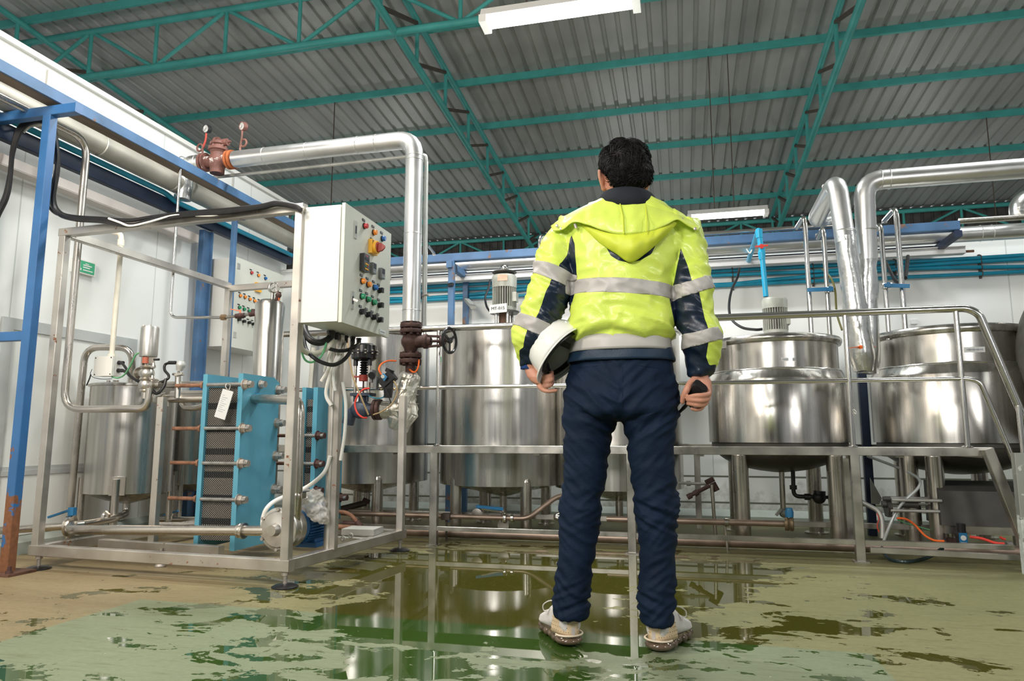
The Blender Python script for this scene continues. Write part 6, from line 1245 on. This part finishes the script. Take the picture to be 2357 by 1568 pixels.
for i, (x, y) in enumerate(((1282,520),(1292,527),(1600,527),(1570,505))): c = P(x, y, 2.372); MB().lathe([(.0055,0),(.0055,.003),(.003,.004),(0,.004)], c, (0,-1,0), 14).obj('snap_button', m_bolt, jk)
MB().cyl(P(1323,516,2.35), P(1327,526,2.35), .005, n=10).obj('cord_toggle', m_bolt, jk)
for c, w, name in ((P(1212,843,2.45), .026, 'shirt_cuff'), (P(1624,869,2.46), .022, 'shirt_cuff')):
    q = MB().tube([c+V((.006 if w > .024 else -.010,0,.03)), c+V((.004 if w > .024 else -.010,0,-.012))], [w, w], 20, cap=False); o = q.obj(name, m_shirt, man, 0); o.modifiers.new('cloth', 'SOLIDIFY').thickness = .003; o.data.shade_smooth()
# ---- trousers
tr = MB(); tr.rings([pxring(*r, e=2.2) for r in ((808,1318,1542,.108),(840,1314,1546,.115),(880,1306,1554,.128),(915,1302,1557,.135),(945,1301,1556,.13),(956,1306,1551,.108),(966,1345,1512,.06))])
tr.rings([pxring(*r, e=2.1) for r in ((930,1302,1428,.105),(965,1302,1416,.102),(1000,1302,1404,.098),(1050,1301,1401,.092),(1100,1299,1392,.086),(1150,1294,1384,.080),(1200,1289,1378,.078),(1250,1287,1371,.074),(1300,1284,1363,.070),(1350,1281,1355,.066),(1380,1279,1353,.064),(1396,1278,1354,.066),(1412,1279,1353,.068),(1420,1282,1350,.066))])
tr.rings([pxring(*r, e=2.1) for r in ((930,1428,1557,.105),(965,1435,1554,.102),(1000,1443,1552,.098),(1050,1446,1551,.092),(1100,1455,1553,.086),(1150,1462,1556,.080),(1200,1467,1556,.078),(1250,1472,1555,.074),(1300,1476,1553,.070),(1350,1475,1550,.066),(1390,1471,1550,.064),(1405,1472,1550,.066),(1426,1474,1549,.068),(1434,1477,1546,.066))])
v, nn, f = remesh(tr, .0055, 5)
def tfold(p, n):
    q = V(p); z = q.z; knee = math.exp(-((z-.47)/.10)**2); hem = math.exp(-((z-.17)/.06)**2); seat = math.exp(-((z-.80)/.10)**2); s = 1 if q.x > -.2 else -1
    w1 = noise.noise(V((q.x*7,q.y*6,(z+s*q.x*.5)*36))); w2 = noise.noise(V((q.x*8,q.y*8,z*9+2))); w4 = noise.noise(V((q.x*10+z*6*s,q.y*7,(z-s*q.x*.9)*26))); w5 = noise.noise(V((q.x*20,q.y*16,(z+s*q.x*.4)*55))); w3 = noise.noise(V((q.x*6,q.y*5,(z-s*(q.x+.2)*.8)*17)))
    return w2*.005+(1-abs(w4)*3)*.0042+w5*.0030*(knee+hem+seat*.7)+(1-abs(w1)*2.4)*(.0105*knee*(.45+noise.noise(V((q.x*9,q.y*9,z*8)))*1.3)+.010*hem)+(1-abs(w3)*2.4)*.013*seat+(1-abs(noise.noise(V((q.x*10,q.y*8,z*13)))*2.2))*.003
v = np.array([V(p)+V(n)*tfold(p, n) for p, n in zip(v, nn)])
tz = mbof(v, f).obj('trousers', m_trou, man, 0); tz.data.shade_smooth()
from mathutils.bvhtree import BVHTree
bv_t = BVHTree.FromPolygons([V(p) for p in v], f)
def on_cloth(px, py):
    h_ = bv_t.ray_cast(V((0,0,CAMH)), ray(px, py).normalized())[0]; return h_ if h_ is not None else P(px, py, 2.36)
for nm, pts in (('centre_seam', [(1433,845+12*k) for k in range(10)]), ('pocket_welt', [(1328+6*k, 847-.6*k) for k in range(9)]), ('pocket_welt', [(1474+6*k, 842+.8*k) for k in range(9)])):
    MB().tube([on_cloth(*q) for q in pts], .0012, 6).obj(nm, m_trou, tz)
# ---- shoes
m_knit = M('white_knit', (.74,.70,.67), 0, .75, var=.06, vs=40, bump=.5, bs=420); m_count = M('cream_heel_rubber', (.72,.55,.36), 0, .5, var=.25, vs=14); m_sole = M('smoky_air_sole', (.13,.09,.06), 0, .08, var=.35, vs=18, coat=.6); m_rim = M('cream_rim', (.74,.62,.47), 0, .45); m_tab = M('grey_tab', (.55,.50,.47), 0, .6)
def shoe(h, tip, lab, mir):
    h = V((h.x,h.y,0)); d = V((tip.x-h.x, tip.y-h.y, 0)).normalized(); r = V((d.y,-d.x,0)); L = lambda x, y, z: h+r*(x*mir*1.04)+d*(y*.97)+V((0,0,z if z < .04 else .04+(z-.04)*1.22))
    def sec(y, w, z0, z1, cx=0, n=28):
        o = []
        for k in range(n):
            a = 2*pi*k/n; c, s = cos(a), sin(a); zz = (z0+z1)/2+(z1-z0)/2*abs(s)**.75*(1 if s > 0 else -1); o.append(L(cx+w*abs(c)**.85*(1 if c > 0 else -1)*(1 if s < 0 else .92), y, zz))
        return o
    S = ((-.004,.016,.045,.090,0),(.002,.031,.038,.116,0),(.018,.039,.036,.134,0),(.05,.041,.035,.138,0),(.085,.041,.034,.130,0),(.12,.041,.033,.108,.002),(.155,.043,.032,.086,.003),(.19,.047,.031,.074,.003),(.22,.046,.030,.065,.0),(.25,.039,.030,.057,-.004),(.27,.027,.031,.049,-.007),(.282,.010,.035,.043,-.009))
    sh = MB().rings([sec(*q) for q in S]).obj('shoe', m_knit, man, 0); sh.data.shade_smooth(); sh.modifiers.new('smooth', 'SUBSURF').render_levels = 1
    def hw(y):
        for a, c in zip(S, S[1:]):
            if a[0] <= y <= c[0]: t = (y-a[0])/(c[0]-a[0]); return a[1]+(c[1]-a[1])*t
        return .01
    ck = [[L(wx*cos(2*pi*k/28), .047+wy*sin(2*pi*k/28), z) for k in range(28)] for z, wx, wy in ((.085,.039,.045),(.115,.041,.048),(.135,.042,.049),(.150,.043,.050))]
    ck = MB().rings(ck, False).obj('knit_collar', m_knit, sh, 0); ck.data.shade_smooth(); ck.modifiers.new('knit', 'SOLIDIFY').thickness = .003
    cp = []
    for z, g_ in ((.036,.005),(.05,.006),(.068,.0055),(.085,.0045),(.096,.002)):
        row = []
        for k in range(25):
            a = pi*(k/24); x = cos(a)*1.0; w = .0435+g_*.5; ln = (.085-.45*(z-.036)) if z < .09 else .05; yy = .034-sin(a)*(.0395+g_*.5)+abs(cos(a))**3*(ln-.034); row.append(L(x*w, yy, z))
        cp.append(row)
    hc_ = MB().add([p for r_ in cp for p in r_], [(q*25+i, q*25+i+1, (q+1)*25+i+1, (q+1)*25+i) for q in range(4) for i in range(24)]).obj('heel_counter', m_count, sh, 0); hc_.data.shade_smooth(); hc_.modifiers.new('rubber', 'SOLIDIFY').thickness = .002
    dt = MB()
    for q in range(5):
        for k in range(22):
            if abs(k-10.5) < 2: continue
            u = (k+.5*(q % 2))/22*24; zf = .3+q*.62; i = min(23, int(u)); zi = min(3, int(zf)); p = cp[zi][i].lerp(cp[zi][i+1], u-i).lerp(cp[zi+1][i].lerp(cp[zi+1][i+1], u-i), zf-zi); dt.ball(p, .0016, 8, 5)
    dt.obj('perforation', M('perforation', (.33,.22,.12), 0, .7), hc_, 0)
    st = MB().bar(L(0,-.0075,.042), L(0,-.0035,.098), .012, .004, up=d); st.obj('heel_strip', m_tab, sh, 0)
    tb = [L(0,-.004+.010*sin(a),.118-.018*cos(a)) for a in [radians(x) for x in (0,30,60,90,120,150,180)]]; t_ = MB()
    t_.tube([L(0,-.006,.098), L(0,-.010,.112), L(0,-.008,.128), L(0,.004,.132), L(0,.012,.122), L(0,.010,.105)], .0035, 8, .006); t_.v = [p+r*((p-L(0,0,0)).dot(r)*1.2) for p in t_.v]; t_.obj('pull_tab', m_tab, sh, 0)
    rm = MB().tube([L(.0455*cos(a), .034-.0425*sin(a), .0385) for a in [pi*k/24 for k in range(25)]]+[L(-.0455,.06,.0385), L(-.043,.085,.041)], .0035, 8); rm.obj('rim', m_rim, sh, 0)
    so = MB()
    for x, y, sx, sy, sz in ((0,.038,.047,.050,.019),(.022,.075,.026,.026,.018),(-.022,.075,.026,.026,.018),(.02,.122,.024,.02,.016),(-.02,.122,.024,.02,.016),(.024,.160,.024,.021,.0165),(-.022,.160,.024,.021,.0165),(.022,.203,.026,.022,.0165),(-.022,.203,.025,.022,.0165),(.012,.244,.026,.024,.016),(-.014,.244,.022,.022,.016)):
        m_ = MB().ball((0,0,0), 1, 24, 14); so.add([L(x+p.x*sx, y+p.y*sy, .0195+p.z*sz) for p in m_.v], m_.f)
    pl = [L(w_*hw(y)*.9, y, z) for z in (.024,.038) for y, w_ in ((.0,1),(.05,1),(.12,1),(.2,1),(.27,1),(.27,-1),(.2,-1),(.12,-1),(.05,-1),(.0,-1))]; so.add(pl, [tuple(range(10)), tuple(range(10,20))]+[(i,(i+1)%10,10+(i+1)%10,10+i) for i in range(10)])
    so.obj('air_sole', m_sole, sh, 60)
    lc = MB()
    for k in range(4): y = .115+.018*k; z = .104-.0085*k-.004; lc.tube([L(-.024,y-.006,z-.006), L(0,y,z+.006), L(.024,y+.006,z-.006)], .0022, 6, .01)
    lc.tube(spline([L(.0,.118,.106), L(.03,.13,.112), L(.05,.15,.098), L(.045,.155,.080), L(.025,.14,.088), L(.0,.12,.106)], 5), .002, 6).tube(spline([L(.0,.118,.106), L(.032,.115,.098), L(.046,.125,.076)], 5), .002, 6)
    lc.obj('lace', m_knit, sh, 0)
shoe(AZ(1318,1491), AZ(1264,1450), 'left', -1); shoe(AZ(1508,1503), AZ(1574,1463), 'right', 1)
# ================================================================ THINGS IN HIS HANDS
C = V((-.74,.24,.62)).normalized(); FY = V((-.52,-.42,-.74)); FY = (FY-C*FY.dot(C)).normalized(); FX = FY.cross(C).normalized()
ho = P(1299, 815, 2.43); Hm = lambda x, y, z: ho+FX*x+FY*y+C*z
hat = thing('hard_hat', 'white hard hat tucked under his left arm with the black harness showing', 'helmet', ho)
def dome(sc, n=56, m=20):
    vs = []; fs = []
    for k in range(m+1):
        t = (pi/2)*k/m; r_, z = cos(t)**.85, sin(t)
        for i in range(n):
            a = 2*pi*i/n; x, y = .110*sc*r_*cos(a), .114*sc*r_*sin(a); rid = .006*math.exp(-(x/.02)**2)*sin(t) if sc > .97 else 0; vs.append(Hm(x, y, (.142*z+rid)*sc))
    fs = [(k*n+i, k*n+(i+1)%n, (k+1)*n+(i+1)%n, (k+1)*n+i) for k in range(m) for i in range(n)]; return vs, fs
vs, fs = dome(1.0); n = 56
sh = MB().add(vs, fs); rim = []
for ex, z in ((1.0,0),(1.05,-.004),(1.055,-.009)):
    rim.append([Hm(.110*ex*cos(2*pi*i/n), .114*ex*sin(2*pi*i/n)+(.02*max(0,sin(2*pi*i/n))**3 if ex > 1.01 else 0), z) for i in range(n)])
sh.rings(rim, False); o = sh.obj('shell', M('glossy_white_shell', (.80,.80,.77), 0, .18, coat=.7), hat, 0); o.data.shade_smooth(); md = o.modifiers.new('wall', 'SOLIDIFY'); md.thickness = .003; md.offset = -1
gr = MB()
for x in (-.03, .03): gr.tube([Hm(x, .114*sin(a)*.93, .142*cos(a)*.985+.003) for a in [radians(q) for q in range(-70,71,14)]], .0014, 6)
gr.obj('ridge_line', m_alu, hat, 0)
hs = MB(); hs.rings([[Hm(.086*cos(2*pi*i/n), .098*sin(2*pi*i/n), z) for i in range(n)] for z in (-.004,.014)], False); o = hs.obj('headband', m_blackp, hat, 0); o.modifiers.new('band', 'SOLIDIFY').thickness = .004; o.data.shade_smooth()
for k in range(4):
    a0 = radians(45+90*k); MB().bar(Hm(.086*cos(a0), .098*sin(a0), .012), Hm(.03*cos(a0), .03*sin(a0), .10), .022, .003, up=C).obj('harness_strap', m_blackp, hat, 0)
MB().lathe([(.035,0),(.03,.006),(0,.008)], Hm(0,0,.098), C, 24).obj('crown_pad', m_blackp, hat)
MB().bar(Hm(-.04,-.099,-.008), Hm(.04,-.099,-.008), .022, .03, up=C).cyl(Hm(0,-.104,-.010), Hm(0,-.120,-.010), .016, n=18).obj('ratchet', m_blackp, hat)
# radio
r0, r1 = P(1609,893,2.402), P(1587,921,2.475); ax = (r1-r0).normalized(); rad = thing('walkie_talkie', 'black walkie-talkie radio held in his right hand, aerial pointing down', 'radio', r0)
MB().bar(r0-ax*.012, r1+ax*.01, .05, .030, up=(1,-.6,.7), bev=.006).obj('radio_body', m_blackp, rad, 30)
MB().bar(r0-ax*.017, r0-ax*.008, .044, .026, up=(1,-.6,.7), bev=.008).obj('battery_end', M('gloss_black', (.012,.012,.013), 0, .12, coat=.8), rad, 30)
a0 = P(1581,931,2.47); MB().tube(spline([r1-ax*.005, a0, P(1570,943,2.49), P(1555,957,2.50)], 5), [.0075]*5+[.0065]*5+[.0055]*5+[.005], 12).ball(P(1555,957,2.50), .0058, 12, 8).obj('aerial', m_black, rad)
# ================================================================ LIGHT
wd = bpy.data.worlds.new('daylight'); SC.world = wd; wd.use_nodes = True; wd.node_tree.nodes['Background'].inputs[0].default_value = (.93,.97,1,1); wd.node_tree.nodes['Background'].inputs[1].default_value = .4
def area(name, loc, target, size, sy, power, col=(1,1,1)):
    l = bpy.data.lights.new(name, 'AREA'); l.shape = 'RECTANGLE'; l.size = size; l.size_y = sy; l.energy = power; l.color = col
    o = bpy.data.objects.new(name, l); COL.objects.link(o); o.location = loc; o.rotation_euler = (V(target)-V(loc)).to_track_quat('-Z', 'Y').to_euler(); o['kind'] = 'helper'; return o
def bulb(name, loc, power, col=(1,1,1), r=.25):
    l = bpy.data.lights.new(name, 'POINT'); l.energy = power; l.color = col; l.shadow_soft_size = r; o = bpy.data.objects.new(name, l); COL.objects.link(o); o.location = loc; o['kind'] = 'helper'
area('flash_softbox', (-1.5,-1.6,2.6), (-.5,3.4,.9), 1.3, .9, 125, (1,.97,.93))
area('right_softbox', (2.6,.2,2.1), (.6,4.8,.9), .5, 1.0, 30, (1,.98,.96))
area('warm_left_light', (-2.7,.4,3.3), (-3.6,4.4,1.3), .9, .9, 110, (1,.88,.74))  # added warm light for the left wall's glow, no window there
for x, y, p in ((-2.4,3.6,55), (-.85,5.0,70), (2.4,5.0,44), (5.0,5.0,40)): area('wall_fill', (x,y,3.9), (x,y,0), 1.2, .2, p, (.97,1,.98))  # one sits under a batten, the rest are added to brighten the walls
for x in (-6.4, -.85, 4.8):
    for y in (0, 5.0, 10.14, 14.6): bulb('batten_glow', (.7 if (x, y) == (-.85, 10.14) else x, y, 3.72), (42 if y < 12 else 60)*(.7 if x > 0 else 1), (.97,1,.97))
SC.view_settings.view_transform = 'Standard'; SC.view_settings.look = 'None'; SC.view_settings.gamma = 1; SC.view_settings.exposure = 0; SC.view_settings.use_curve_mapping = False
